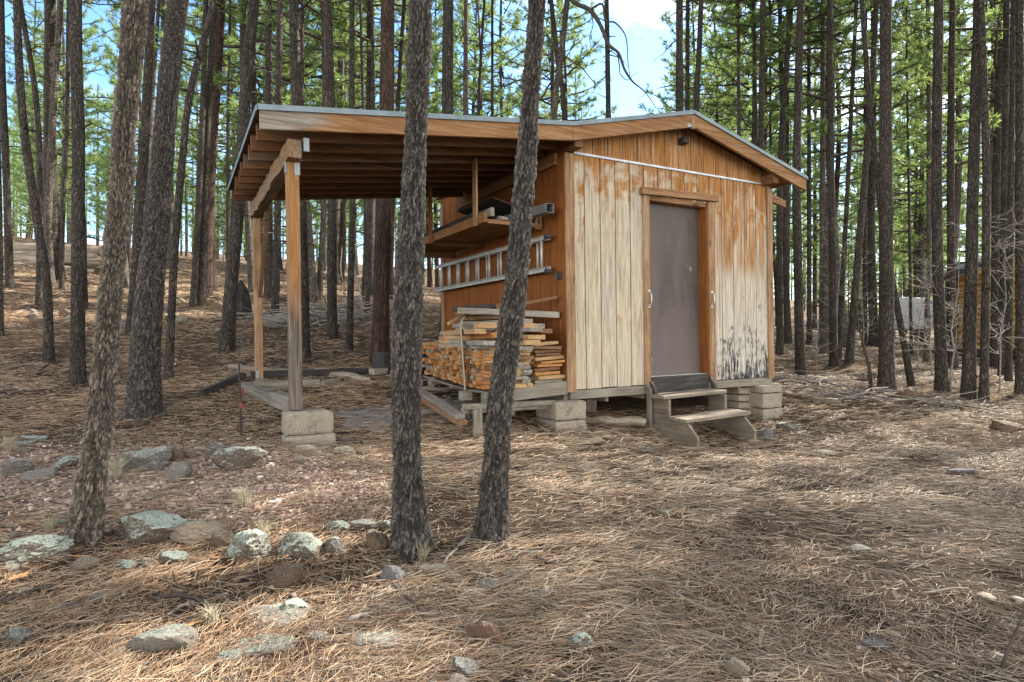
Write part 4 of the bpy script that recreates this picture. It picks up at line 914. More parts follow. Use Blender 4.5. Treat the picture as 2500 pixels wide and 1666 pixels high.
def near_trunk(pts, d, wpx, mat, seed, zmax=4.6):
    """bark with real relief for the trunks closest to the camera"""
    b, path = trunk_path(pts, d, 14.); P = np.array([tuple(p) for p in path]); P[0,2] -= 0.0
    z = P[:,2]; o = np.argsort(z); z = z[o]; px = P[o,0]; py = P[o,1]
    h = np.concatenate([np.arange(-.25, zmax, .0085), np.linspace(zmax+.05, 13.5, 60)]); na = 190
    wz = np.array([q[0] for q in wpx]); wv = np.array([q[1] for q in wpx])   # pixel row -> width in photo pixels
    zz = EYE-(wz-CY)/F*d-b.z; oo = np.argsort(zz); cz = math.cos(math.atan((pts[-1][0]-CX)/F)); r = np.interp(h, zz[oo], wv[oo]/2/F*d*cz); r = np.where(h > zz.max(), r*np.clip(1-(h-zz.max())/14, .25, 1), r)
    flare = 1+.20*np.exp(-np.clip(h,0,9)/.12)
    ang = np.arange(na)*2*np.pi/na; A, H = np.meshgrid(ang, h); rr = (r*flare)[:,None]*np.ones_like(A); r0 = np.median(wv)/2/F*d
    S = np.stack([np.cos(A).ravel()*r0, np.sin(A).ravel()*r0, H.ravel()], 1)
    wob = (fbm(S*np.array([14,14,9]),3,seed+3)-.5)
    wb2 = fbm(S*np.array([48,48,30]),2,seed+13)-.5; Q = S*np.array([50,50,19.])*(1+.5*(fbm(S*np.array([2,2,1.5]),2,seed+17)-.5))[:,None] + np.stack([wob*2.4+wb2*2.1, wob*-2.2-wb2*1.9, wob*2.6+wb2*2.2],1)
    f1, f2, cid = worley(Q, seed); dz_ = WDZ.copy(); pl = np.clip((f2-f1)*3.2, 0, 1)**.5
    f1b, f2b, cid2 = worley(Q*2.1+7, seed+5); pl2 = np.clip((f2b-f1b)*2.6, 0, 1)
    fn = fbm(S*np.array([120,120,50.]),3,seed+11); cid2b = cid2; big_ = np.abs(fbm(S*np.array([22,22,5.]),3,seed+19)-.5)*2
    disp = 1.0*(.0125*pl*(.35+.9*cid)-.0050*np.clip(dz_,-.7,.7)*pl*(1.5*cid2b-.1)+.012*(big_-.5)+.0065*pl2*pl+.012*(fn-.5))+.022*(fbm(S*np.array([4,4,2.]),2,seed+8)-.5)
    amp = np.where(H.ravel() > zmax, .3, 1.)
    rad = rr.ravel()+ (disp-.017)*amp
    buttr = 1+ .16*np.exp(-np.clip(H.ravel(),0,9)/.09)*np.sin(A.ravel()*4+seed)
    rad = rad*buttr
    X = np.interp(H.ravel(), z, px)+np.cos(A.ravel())*rad; Y = np.interp(H.ravel(), z, py)+np.sin(A.ravel())*rad
    V = np.stack([X, Y, H.ravel()+.004*(cid-.5)], 1); nh = len(h)
    i = np.arange(nh-1)[:,None]*na+np.arange(na)[None,:]; j = np.arange(nh-1)[:,None]*na+(np.arange(na)[None,:]+1)%na
    q = np.stack([i,j,j+na,i+na],-1).reshape(-1)
    me = fastmesh('trunk', V, q, 4, mat, np.stack([pl*.5+.5*pl*pl2, np.clip(cid*.5+cid2*.3+.2-.35*dz_,0,1), fn],1), 'crack', True)
    return b, path, me
TREE_N = [0]
def crown_on(root, path, base_h, total, me_list=None, idx=None, scale=None):
    idx = TREE_N[0] if idx is None else idx; TREE_N[0] += 1
    me = (me_list or CROWNS)[idx % len(me_list or CROWNS)]
    p = min(path, key=lambda q: abs(q.z-base_h)); top = path[-1]; d = (top-p); hgt = max(v.co.z for v in me.vertices) if False else None
    c = link('crown', me, root); c.location = p; s = scale or (total-base_h+.3)/CH[me.name]
    c.scale = (min(s,1.25),min(s,1.25),s); q = d.to_track_quat('Z','Y'); c.rotation_euler = (q.to_matrix() @ Matrix.Rotation(random.random()*6.28,3,'Z')).to_euler(); return c
CH = {}
for m_ in CROWNS+YOUNG:
    a_ = np.empty(len(m_.vertices)*3,'f'); m_.vertices.foreach_get('co', a_); CH[m_.name] = float(a_[2::3].max())
GP = 'pines standing in the forest round the shed'
def pine(pts, wb, label, bark_='bark_dark', depth=None, total=None, cb=None, n=14, wt=None, group=None, name='pine_tree'):
    bx, by = pts[-1]
    if depth is None: x, d = hit(bx, by)
    else:
        d = depth; x = (bx-CX)/F*d; by = CY+(EYE-gz(x,d))/d*F
        pts = list(pts[:-1])+[(pts[-1][0], by)]
        pts = [p for p in pts[:-1] if p[1] < by-15]+[pts[-1]]
    total = total or random.uniform(15,19); b, path = trunk_path(pts, d, total)
    rb = wb/2/F*d*math.cos(math.atan((bx-CX)/F))
    me = trunk_mesh(path, rb, .30, total, bark_, n, seed=int(bx*7+by))
    root = empty(name, b, label=label, cat='tree', group=group); link('trunk', me, root)
    crown_on(root, path, cb if cb else total*random.uniform(.50,.62), total); return root
# --- the trunks nearest the camera, with modelled bark
def near(pts, d, wpx, mat, seed, label, cb=8.5, cidx=0):
    b, path, me = near_trunk(pts, d, wpx, mat, seed); root = empty('pine_tree', b, label=label, cat='tree'); link('trunk', me, root); crown_on(root, path, cb, 14., idx=cidx); return root
near([(332,0),(312,223),(290,510),(271,702),(249,1000),(228,1150),(200,1335)], 3.22, [(0,68),(300,65),(600,66),(900,76),(1100,84),(1250,92),(1330,98)], 'bark_near', 3, 'big leaning pine with pale flaky bark rising from the rocks at the photo\'s left')
near([(1026,0),(1017,319),(1000,640),(992,900),(993,1100),(1005,1350)], 3.2, [(0,61),(300,62),(485,70),(820,80),(1000,79),(1150,80),(1250,88),(1340,99)], 'bark_near_dark', 14, 'thick grey pine standing straight in front of the lean-to and lumber stack', 8.5, 1)
near([(1312,0),(1290,319),(1268,600),(1243,820),(1219,1000),(1200,1318)], 3.36, [(0,50),(300,53),(560,60),(820,66),(1000,68),(1200,74),(1310,84)], 'bark_near_dark', 25, 'slender leaning pine crossing the lumber stack and ladder', 8.5, 3)
near([(435,0),(418,150),(392,425),(372,650),(355,850),(350,1020)], 5.75, [(0,58),(300,60),(640,69),(890,84),(1015,97)], 'bark_near_dark', 37, 'thick black-barked pine just right of the pale flaky leaning pine', 9, 5)
T_ = [
 ([(3,0),(6,191),(16,446),(24,705)],22,'slim dark pine closest to the left edge in front of the log heap'),
 ([(-6,300),(0,560),(2,823)],15,'dark pine half cut off by the left edge of the photo'),
 ([(41,0),(48,191),(67,383),(96,574),(115,702),(119,887)],25,'bent pine curving right in front of the old log heap'),
 ([(55,40),(86,223),(96,383),(97,560),(96,748)],18,'curved pine just behind the bent pine at the log heap'),
 ([(148,0),(131,255),(121,446),(118,574),(124,700)],21,'pale-lit pine rising from the right half of the log heap','bark_grey'),
 ([(112,0),(113,191),(110,420),(108,640)],14,'slim grey pine rising behind the log heap between two pale trunks','bark_grey'),
 ([(167,0),(163,319),(153,542),(150,708)],13,'thin dark pine between the log heap and the straight stout trunk'),
 ([(182,0),(191,319),(191,574),(190,941)],38,'straight stout dark pine left of the pale flaky leaning pine'),
 ([(197,200),(200,420),(205,600),(207,755)],14,'thin trunk hiding behind the straight stout dark pine'),
 ([(370,0),(354,319),(338,574),(319,823)],27,'dark pine seen between the pale flaky pine and the black-barked pine'),
 ([(384,60),(367,319),(348,700)],14,'thin pine in the gap left of the black-barked pine','bark_grey'),
 ([(525,0),(465,223),(446,383),(427,606),(411,931)],21,'sharply leaning pine emerging from behind the black-barked pine'),
 ([(503,0),(493,319),(481,574),(471,749)],17,'left trunk of the dark pair left of the lean-to'),
 ([(524,0),(506,319),(497,574),(491,746)],20,'right trunk of the dark pair left of the lean-to'),
 ([(517,100),(517,350),(519,714)],20,'reddish pine right behind the dark pair left of the lean-to','bark_red'),
 ([(562,0),(557,319),(557,640),(557,690)],11,'very thin pine between the dark pair and the lean-to eave'),
 ([(621,0),(602,191),(586,446),(567,670),(553,861)],35,'stout leaning pine touching the left eave of the lean-to'),
 ([(656,0),(656,520),(657,727)],23,'pine standing behind the rear lean-to post'),
 ([(683,0),(680,245),(678,520),(671,778)],20,'pine seen between the two lean-to posts'),
 ([(715,0),(720,245),(738,520),(746,893)],24,'dark pine close behind the front lean-to post'),
 ([(738,0),(737,245),(734,520),(731,735)],12,'thin pine above the front corner of the lean-to roof'),
 ([(789,0),(793,255),(790,520),(778,731)],16,'sunlit slim pine left of the straight trunk behind the lean-to','bark_grey'),
 ([(800,0),(808,255),(810,520),(811,829)],25,'straight dark pine framed in the middle of the open lean-to'),
 ([(842,0),(841,520),(836,690)],9,'very thin far pine behind the middle of the lean-to'),
 ([(859,0),(859,255),(860,520),(852,857)],17,'slim rough pine right of the straight one in the lean-to'),
 ([(880,0),(892,520),(886,740)],10,'slim far pine left of the big reddish trunk behind the lean-to'),
 ([(908,0),(912,262),(901,520),(897,760)],11,'slim pine right beside the big reddish trunk behind the lean-to'),
 ([(946,0),(944,260),(936,520),(927,888)],43,'big reddish-brown pine seen through the lean-to left of the grey near trunk','bark_red'),
 ([(987,0),(971,265),(958,520),(953,734)],14,'pinkish lit pine just behind the grey near trunk','bark_red'),
]
for a in T_: pine(*a)
# trunks whose feet the shed hides
for a in [
 ([(1094,0),(1093,275),(1092,760)],33,'thick dark pine over the lean-to roof right of the grey near trunk','bark_dark',11.),
 ([(1138,0),(1136,278),(1134,700)],15,'grey pine over the lean-to roof between thick trunk and leaning slender pine','bark_grey',14.),
 ([(1183,0),(1168,280),(1160,700)],10,'thin slanting pine over the lean-to roof','bark_dark',17.),
 ([(1202,0),(1202,280),(1202,700)],10,'thin straight pine over the lean-to roof beside the slanting one','bark_dark',17.),
 ([(1385,0),(1365,180),(1352,290),(1340,750)],19,'pine leaning right above the kink of the roof, foot hidden','bark_grey',12.),
 ([(1345,0),(1362,150),(1380,300),(1392,750)],17,'pine crossing behind the right-leaning one above the roof kink','bark_dark',13.),
 ([(1481,0),(1485,290),(1488,750)],16,'lone straight pine against the sky left of the roof ridge','bark_dark',13.),
 ([(1659,0),(1659,275),(1660,750)],24,'thicker trunk of the pair right above the roof ridge','bark_dark',12.),
 ([(1679,0),(1678,275),(1677,750)],15,'thinner trunk of the pair right above the roof ridge','bark_dark',13.5),
 ([(1712,0),(1706,150),(1700,285),(1692,750)],18,'slightly leaning pine right of the pair above the roof ridge','bark_dark',13.),
 ([(1802,0),(1804,335),(1806,800)],13,'slim pine above the middle of the right roof slope','bark_grey',17.),
 ([(1840,0),(1845,350),(1850,800)],14,'left trunk of the close pair above the right roof slope','bark_dark',15.),
 ([(1862,0),(1858,350),(1856,800)],19,'right trunk of the close pair above the right roof slope','bark_dark',13.),
 ([(1880,80),(1881,400),(1882,800)],9,'thin pine just right of the close pair above the roof','bark_dark',19.)]: pine(*a)
for a in [
 ([(1933,0),(1905,408),(1904,867)],18,'leaning pine passing behind the right eave tip'),
 ([(1955,0),(1945,408),(1948,640),(1955,921)],25,'straight dark pine nearest the shed\'s right eave, bare of twigs'),
 ([(1922,250),(1921,835)],13,'thin dark pine between eave tip and the straight one beside it'),
 ([(1975,300),(1976,842)],14,'thin pine right of the straight dark pine by the eave'),
 ([(2009,120),(2008,851)],19,'rough bushy-barked pine second to the right of the eave pine','bark_grey'),
 ([(2025,0),(2029,415),(2035,896)],20,'straight dark pine with pale bare twigs at its middle'),
 ([(2091,0),(2070,446),(2047,877)],14,'slim pine leaning left beyond the pale bare twigs'),
 ([(2104,0),(2118,191),(2137,383),(2156,560),(2185,720),(2226,944)],18,'crooked pine bowing behind the stout upright pine, foot to its right'),
 ([(2140,0),(2124,274),(2099,574),(2073,887)],20,'pine leaning left just before the stout upright pine'),
 ([(2113,300),(2111,848)],14,'thin dark pine behind the left-leaning pair'),
 ([(2162,0),(2163,446),(2165,951)],40,'stout upright dark pine, thickest on the shed\'s right side'),
 ([(2217,350),(2225,867)],9,'thin pine in front of the white trailer'),
 ([(2265,0),(2268,446),(2262,886)],16,'straight slim pine right of the white trailer','bark_grey'),
 ([(2255,478),(2230,620),(2204,805)],9,'thin leaning dead-looking pine over the white trailer'),
 ([(2292,0),(2287,510),(2300,957)],32,'dark upright pine midway between stout pine and log cabin'),
 ([(2325,0),(2321,446),(2325,899)],24,'twiggy pine standing at the cabin\'s left corner'),
 ([(2389,0),(2376,446),(2364,976)],35,'leaning dark pine in front of the cabin\'s log wall'),
 ([(2395,0),(2408,446),(2402,982)],24,'slim pine right beside the leaning one before the cabin'),
 ([(2455,250),(2447,918)],22,'left trunk of the pair before the cabin window'),
 ([(2470,300),(2462,934)],18,'right trunk of the pair before the cabin window'),
 ([(2489,0),(2490,574),(2492,965)],27,'dark pine closest to the right edge of the photo'),
 ([(2210,191),(2188,574),(2181,800)],11,'thin leaning pine right behind the stout upright pine')]: pine(*a)
# --- the forest beyond
def filler_variants():
    out = []
    for k in range(7):
        rs = random.Random(900+k); H = 17.; x = y = 0; path = []
        a = rs.random()*6.28; bend = rs.uniform(.0,.5)
        for i in range(30):
            z = H*i/29; f = z/H; path.append(Vector((math.cos(a)*bend*math.sin(f*3.1)+.05*math.sin(f*9+k), math.sin(a)*bend*math.sin(f*3.1), z)))
        out.append((trunk_mesh(path, .115, .25, H, ('bark_dark','bark_grey','bark_dark','bark_red','bark_grey','bark_dark','bark_grey')[k], 9, 900+k), path, H))
    return out
FV = filler_variants(); placed = []
def zone(x, d):
    px = CX+x/d*F
    if px < 0 or px > 2500: return None
    if px < 430: s = 'behind the log heap up the slope'
    elif px < 600: s = 'up the slope left of the lean-to'
    elif px < 1090: s = 'behind the lean-to'
    elif px < 1900: s = 'behind the shed, showing over its roof'
    elif px < 2180: s = 'between the shed and the white trailer'
    else: s = 'around the far log cabin'
    return s
def filler(x, d, sc_, young=False):
    z = zone(x, d); g = gz(x, d)
    me, path, H = FV[TREE_N[0]%7]; 
    far = 'mid-distance' if d < 24 else ('far' if d < 40 else 'farthest')
    if young:
        lab = f'short green young pine {z or "outside the view"}'; s = random.uniform(.55,.9); root = empty('young_pine', (x,d,g), (0,0,random.random()*6.28), label=lab, cat='tree', group=f'young pines {z or "outside the view"}')
        t_ = link('trunk', YT, root); t_.scale = (1,1,s*1.1); c = link('crown', YOUNG[TREE_N[0]%2], root); c.location = (0,0,.8*s); c.scale = (s,s,s*1.15); TREE_N[0] += 1; return
    lab = f'slender {far} pine among those {z}' if z else 'pine outside the view casting shade on the clearing'
    root = empty('pine_tree', (x,d,g), (0,0,random.random()*6.28), label=lab, cat='tree', group=(f'{far} pines {z}' if z else 'pines outside the view'))
    t_ = link('trunk', me, root); w_ = random.uniform(.75,1.35); t_.scale = (w_,w_,sc_); p2 = [Vector((p.x*w_,p.y*w_,p.z*sc_)) for p in path]
    crown_on(root, p2, H*sc_*(random.uniform(.26,.42) if d < 24 else random.uniform(.10,.30)), H*sc_)
YT = trunk_mesh([Vector((0,0,.25*i)) for i in range(21)], .04, .2, 5., 'bark_grey', 7, 77)
def try_place(n, dlo, dhi, lo, hi, mind, young=0):
    k = 0; tries = 0
    while k < n and tries < n*60:
        tries += 1; d = math.exp(random.uniform(math.log(dlo), math.log(dhi))); px = random.uniform(lo, hi); x = (px-CX)/F*d
        u, v = sinv(x, d)
        if -4.2 < u < 4.6 and -2 < v < 5.0: continue
        if 1495 < px < 1650 and d < 48: continue
        if 2180 < px < 2260 and d < 22: continue
        if any((x-a)**2+(d-b)**2 < mind**2 for a, b in placed): continue
        placed.append((x,d)); filler(x, d, random.uniform(.85,1.15), young=random.random() < young); k += 1
try_place(8, 13, 22, 0, 1000, 1.0); try_place(7, 13, 24, 1850, 2500, 1.0)
try_place(20, 20, 34, -60, 1480, 1.1); try_place(18, 20, 36, 1650, 2560, 1.1)
try_place(34, 30, 58, 0, 1480, 1.2, .1); try_place(28, 30, 58, 1650, 2500, 1.2, .1); try_place(8, 49, 66, 1490, 1650, 1.5)
try_place(18, 24, 50, 0, 1450, 1.4, 1.0); try_place(8, 24, 50, 1660, 2500, 1.4, 1.0)
def far_wood():
    g = np.random.default_rng(5); Vs = []; Qs = []; Cs = []; mi = []; nv = 0
    for k in range(420):
        d = math.exp(g.uniform(math.log(60), math.log(120))); px = g.uniform(-500, 3000); x = (px-CX)/F*d; z0 = gz(x,d)-.3; H = g.uniform(11,18); cb = g.uniform(.6,4)
        r = g.uniform(.10,.18); a = np.arange(5)*2*np.pi/5; c = np.stack([np.cos(a),np.sin(a)],1)
        V = np.concatenate([np.concatenate([c*r+[x,d], np.full((5,1),z0)],1), np.concatenate([c*r*.3+[x,d], np.full((5,1),z0+H)],1)]); q = np.array([[i,(i+1)%5,5+(i+1)%5,5+i] for i in range(5)])
        Vs.append(V); Qs.append(q+nv); nv += 10; mi += [0]*5; Cs.append(np.full(10,.5))
        n = 1500; f = g.random(n)**.9; R_ = (1.9*(1-f)**.7+.25)*np.sqrt(g.random(n))*g.uniform(.8,1.3); t_ = g.uniform(0,6.28,n)
        p = np.stack([x+np.cos(t_)*R_, d+np.sin(t_)*R_, z0+cb+f*(H-cb)+g.normal(0,.25,n)],1); u = g.normal(size=(n,3)); u /= np.linalg.norm(u,axis=1,keepdims=True); w_ = np.cross(u,g.normal(size=(n,3))); w_ /= np.linalg.norm(w_,axis=1,keepdims=True); s = g.uniform(.07,.22,(n,1))
        V = np.stack([p-u*s, p+w_*s*.20, p+u*s, p-w_*s*.20],1).reshape(-1,3); Vs.append(V); Qs.append(np.arange(n*4).reshape(n,4)+nv); nv += n*4; mi += [1]*n; Cs.append(np.repeat(g.random(n),4))
    c = np.concatenate(Cs); me = fastmesh('far_wood', np.concatenate(Vs), np.concatenate(Qs).reshape(-1), 4, 'bark_dark', np.stack([c,c,c],1)); me.materials.append(M['needles']); me.polygons.foreach_set('material_index', np.array(mi,'i'))
    o = link('far_wood', me); tag(o,'dense green pine wood far behind the clearing','wood',kind='stuff')
far_wood()
# shade from the side of the sun
for x, d, s in ((9.5,5.0,1.),(7.9,2.2,.95),(12,7.5,1.05),(11,1.0,1.),(13.5,4.0,1.1),(15,9.5,1.),(9.0,-2.0,1.),(16,2.0,1.),(18,6.5,1.1),(12.5,10.8,1.05),(6.2,-1.2,.95),(20,11,1.)): filler(x, d, s)

# --- big dead limb hanging above the roof
def dead_limb():
    d = 11.; q = lambda x, y, dd=0: Vector(P3(x,y,d+dd))
    mb = MB()
    def br(pts, r0, r1): 
        pts = [Vector(p) for p in pts]; f = []
        for i in range(len(pts)-1):
            p0=pts[max(i-1,0)];p1=pts[i];p2=pts[i+1];p3=pts[min(i+2,len(pts)-1)]
            for k in range(5):
                t_=k/5; f.append(.5*((2*p1)+(p2-p0)*t_+(2*p0-5*p1+4*p2-p3)*t_*t_+(3*p1-p0-3*p2+p3)*t_**3))
        f.append(pts[-1]); mb.tube(f,[r0+(r1-r0)*i/(len(f)-1) for i in range(len(f))],6,wob=.1)
    br([q(1383,-30,.9),q(1400,5,.6),q(1440,25,.3),q(1465,60),q(1485,108,-.1),q(1510,130,-.2),q(1525,170,-.2),q(1545,200,-.1),q(1575,225),q(1600,262,.1)],.050,.006)
    br([q(1440,25,.3),q(1470,10),q(1478,50,-.1),q(1500,55,-.2),q(1520,75,-.3),q(1530,100,-.3),q(1533,150,-.3),q(1538,188,-.2)],.022,.006)
    br([q(1485,108,-.1),q(1505,125,-.1),q(1512,160,-.2),q(1514,180,-.2),q(1530,196,-.2),q(1545,185,-.2),q(1556,176,-.2)],.014,.004)
    br([q(1335,85,.9),q(1360,120,.6),q(1390,145,.4),q(1420,165,.2),q(1440,190,.1),q(1468,220)],.020,.006)
    br([q(1440,25,.3),q(1448,60,.2),q(1440,90,.2),q(1446,115,.2),q(1470,90,.1),q(1480,62)],.010,.004)
    br([q(1575,225),q(1570,235),q(1556,240)],.006,.003); br([q(1600,262,.1),q(1608,267,.1)],.006,.003)
    o = mb.build('dead_branch','limb',None,0,True); tag(o,'bare drooping dead branch hanging against the sky over the roof','branch')
dead_limb()

# --- bare saplings and shrubs on the right
def twiggy(px, py, h, label, lean=0, n=26, seed=0, spread=.55, r=.012, name='bare_sapling', d=None):
    rs = random.Random(seed)
    x, dd = hit(px, py) if d is None else ((px-CX)/F*d, d); g = gz(x,dd); root = Vector((x,dd,g)); mb = MB(); main = []
    for i in range(9): f = i/8; main.append(Vector((lean*f+rs.uniform(-.03,.03)*(i>0), rs.uniform(-.03,.03)*(i>0), h*f-.06*(i==0))))
    mb.tube(main, [r*(1-.75*i/8) for i in range(9)], 6, wob=.08)
    for k in range(n):
        i = rs.randint(2,8); p = main[i]; a = rs.random()*6.28; el = rs.uniform(-.15,.8); d_ = Vector((math.cos(a)*math.cos(el), math.sin(a)*math.cos(el), math.sin(el))); l = spread*rs.uniform(.4,1.2); pts = [p]
        for j in range(5):
            d_ = (d_+Vector((rs.uniform(-.3,.3),rs.uniform(-.3,.3),rs.uniform(-.25,.25)))).normalized(); p = p+d_*l/5; pts.append(p)
            for _ in range(2):
                if j > 0 and rs.random() < .7:
                    s_ = (d_+Vector((rs.uniform(-1,1),rs.uniform(-1,1),rs.uniform(-.7,.8)))).normalized(); mb.tube([p,p+s_*l*.14,p+s_*l*.26+Vector((0,0,rs.uniform(-.03,.03)))],[.004,.003,.002],4,cap=False)
        mb.tube(pts,[.006-.0008*j for j in range(6)],4,cap=False)
    o = mb.build(name,'twig',None,0,True); o.location = root; tag(o,label,'sapling'); return o
twiggy(2040,880,3.0,'pale bare sapling tangled before the pine with twigs',.1,34,1,1.0,.018)
twiggy(2110,870,2.4,'leafless sapling left of the stout upright pine',-.1,20,2,.8,.014)
twiggy(2320,960,2.6,'bare pale sapling at the foot of the twiggy pine by the cabin',.15,30,3,.8,.016)
twiggy(2275,920,2.2,'leafless sapling between white trailer and cabin',-.1,24,4,.7,.014)
twiggy(2440,960,2.4,'bare sapling before the cabin window',.1,28,5,.8,.014)
twiggy(2240,900,1.6,'small leafless sapling under the white trailer\'s right end',.1,16,6,.5,.010)
twiggy(2330,930,1.5,'low leafless shrub left of the leaning pine before the cabin',-.05,16,9,.5,.010)
twiggy(1990,905,1.2,'small bare shrub right of the eave pine\'s foot',.1,14,7,.45,.009)
def lean_sap():
    mb = MB(); x, d = hit(2127,950); b = Vector(P3(2127,950,d)); pts = [Vector(P3(*p,d))-b for p in ((2127,958),(2122,900),(2110,850),(2098,800),(2092,765),(2085,700))]
    mb.tube(pts,[.03,.027,.022,.018,.014,.006],7,wob=.06); o = mb.build('dead_sapling','limb',None,0,True); o.location = b; tag(o,'crooked dark dead sapling left of the stout upright pine','sapling')
lean_sap()
# --- stump
def stump():
    x, d = hit(594,775); b = Vector((x,d,gz(x,d))); mb = MB(); mb.tube([(0,0,-.1),(0,0,.0),(0.005,0,.12),(.0,0,.27),(-.015,0,.40),(-.035,.01,.52),(-.05,.01,.63),(-.055,.02,.70)],[.24,.19,.155,.145,.125,.10,.055,.02],14,wob=.13)
    o = mb.build('stump','char',None,0,True); o.location = b; tag(o,'charred black stump up the slope beside the rear lean-to post','stump')
stump()
# --- log heap up the slope, logs by the shed
def far_log(x0, y0, x1, y1, d, r, label, mat='log'):
    a = Vector(P3(x0,y0,d)); b = Vector(P3(x1,y1,d+.4)); c = (a+b)/2; n = 12; h = (b-a)/2; mb = MB()
    pts = [Vector((-h.length+2*h.length*i/n, .03*math.sin(i*1.1), .02*math.cos(i*.9))) for i in range(n+1)]
    mb.tube(pts, [r*(1-.25*i/n)*random.uniform(.94,1.05) for i in range(n+1)], 12, wob=.04); o = mb.build('log',mat,None,0,True); o.location = c; o.rotation_euler = (b-a).to_track_quat('X','Z').to_euler(); tag(o,label,'log','logs in the heap up the slope'); return o
LH = hit(120,655)[1]
far_log(-40,603,250,612,LH+.5,.17,'topmost thick grey log of the heap up the slope')
far_log(-30,622,235,628,LH+.2,.15,'long log right under the topmost one of the heap')
far_log(20,636,270,640,LH-.1,.13,'pale split log in the front of the heap up the slope')
far_log(30,650,230,662,LH-.3,.10,'lowest front log of the heap, half in the needles')
far_log(-20,640,110,645,LH+.3,.15,'dark log at the left bottom of the heap')
far_log(150,618,290,648,LH+.7,.09,'thin pole slanting down at the right end of the heap')
def near_log(x0,y0,x1,y1,r,label):
    a0,d0 = hit(x0,y0); a1,d1 = hit(x1,y1); a = Vector((a0,d0,gz(a0,d0)+r*.7)); b = Vector((a1,d1,gz(a1,d1)+r*.7)); mb = MB(); n = 10; l = (b-a).length
    mb.tube([Vector((-l/2+l*i/n,.015*math.sin(i*1.3),.01*math.cos(i))) for i in range(n+1)],[r*random.uniform(.9,1.05)*(1-.2*i/n) for i in range(n+1)],12,wob=.04)
    o = mb.build('log','log',None,0,True); o.location = (a+b)/2; o.rotation_euler = (b-a).to_track_quat('X','Z').to_euler(); tag(o,label,'log')
near_log(2052,992,1915,968,.05,'pale bare log lying on the needles right of the shed')
near_log(560,905,870,925,.045,'dark fallen branch lying behind the lean-to')
near_log(770,915,905,935,.05,'blackened log lying behind the front lean-to post')

# --- log cabin and white trailer
def cabin():
    x, d = hit(2420, 895); d = max(d, 15.); d = 17.; px = lambda q: (q-CX)/F*d
    g = gz(px(2420), d); a = math.atan2(1.1,2.6); root = empty('log_cabin', (px(2345), d, g), (0,0,R(-44)), label='golden log cabin with dark roof behind pines at the right', cat='cabin')
    Wd, H = 5.5, 2.35; r = .085
    mb = MB(); k = 0; z = .25
    while z < H:
        mb.tube([(0,0,z+r),(Wd,0,z+r)], r, 12); z += 2*r*.96
    mb.build('front_wall','cabin',root,0,True)
    mb = MB(); z = .25
    while z < H:
        mb.tube([(0,.05,z+r),(0,5,z+r)], r, 12); z += 2*r*.96
    mb.build('side_wall','cabin',root,0,True)
    mb = MB(); mb.box((-.2,.12,.1),(Wd,4.8,H+.4)); mb.build('wall_core','burnt',root)
    mb = MB(); mb.prism([(-.55,H-.05),(2.6,H+1.05),(2.6,H+1.15),(-.58,H+.03)],1,-.5,5.4); mb.prism([(2.6,H+1.05),(5.9,H-.08),(5.93,H+.0),(2.6,H+1.15)],1,-.5,5.4); mb.build('roof','drip',root)
    mb = MB(); mb.prism([(-.5,H-.16),(2.6,H+.92),(2.6,H+1.04),(-.53,H-.06)],1,-.49,-.45); mb.prism([(2.6,H+.92),(5.85,H-.18),(5.88,H-.09),(2.6,H+1.04)],1,-.49,-.45); mb.build('fascia','burnt',root)
    mb = MB(); mb.prism([(0,H),(5.2,H),(2.6,H+.95)],1,-.02,.03); mb.build('gable','cabin',root)
    mb = MB(); mb.box((1.42,-.12,1.05),(2.4,-.085,1.95)); f = mb.build('window','burnt',root,.004); mb = MB(); mb.box((1.48,-.13,1.11),(2.34,-.122,1.89)); mb.build('pane','glass',f)
cabin()
def trailer():
    d = 24.; x = (2212-CX)/F*d; g = gz(x,d); root = empty('white_trailer', (x,d,g), (0,0,R(-20)), label='small white trailer parked far off between the pines', cat='trailer')
    mb = MB(); mb.prism([(-.62,.55),(.62,.55),(.62,1.5),(.50,1.72),(-.45,1.78),(-.62,1.6)],1,-1.4,1.4); mb.build('body','white',root,.05)
    for s in (-.64,.64):
        mb = MB(); mb.tube([(s-.08,0,.33),(s+.08,0,.33)],.32,18); mb.build('wheel','wire',root)
    mb = MB(); mb.box((-.05,-2.2,.48),(.05,-1.4,.55)); mb.build('hitch','darkmetal',root)
trailer()

# --- pale dead poles and brush behind the lean-to
def pole(x0,y0,x1,y1,d,r,label):
    a = Vector(P3(x1,y1,d)); b = Vector(P3(x0,y0,d+.5)); a.z = min(a.z, gz(a.x,a.y)+.02) if a.z < gz(a.x,a.y)+.4 else a.z; n = 8; mb = MB()
    mb.tube([a.lerp(b,i/n)-a+Vector((.03*math.sin(i),0,.0)) for i in range(n+1)],[r*(1-.6*i/n) for i in range(n+1)],6,wob=.06); o = mb.build('dead_pole','twig',None,0,True); o.location = a; tag(o,label,'pole')
pole(772,560,752,742,14.,.03,'pale leaning dead pole behind the lean-to, nearest the front post'); pole(755,590,770,735,15,.025,'thin pale dead pole crossing the leaning one behind the lean-to')
pole(856,580,884,760,12.5,.03,'pale dead pole leaning left in the right half of the lean-to opening'); pole(832,600,838,735,15,.02,'thin upright dead pole behind the middle of the lean-to')
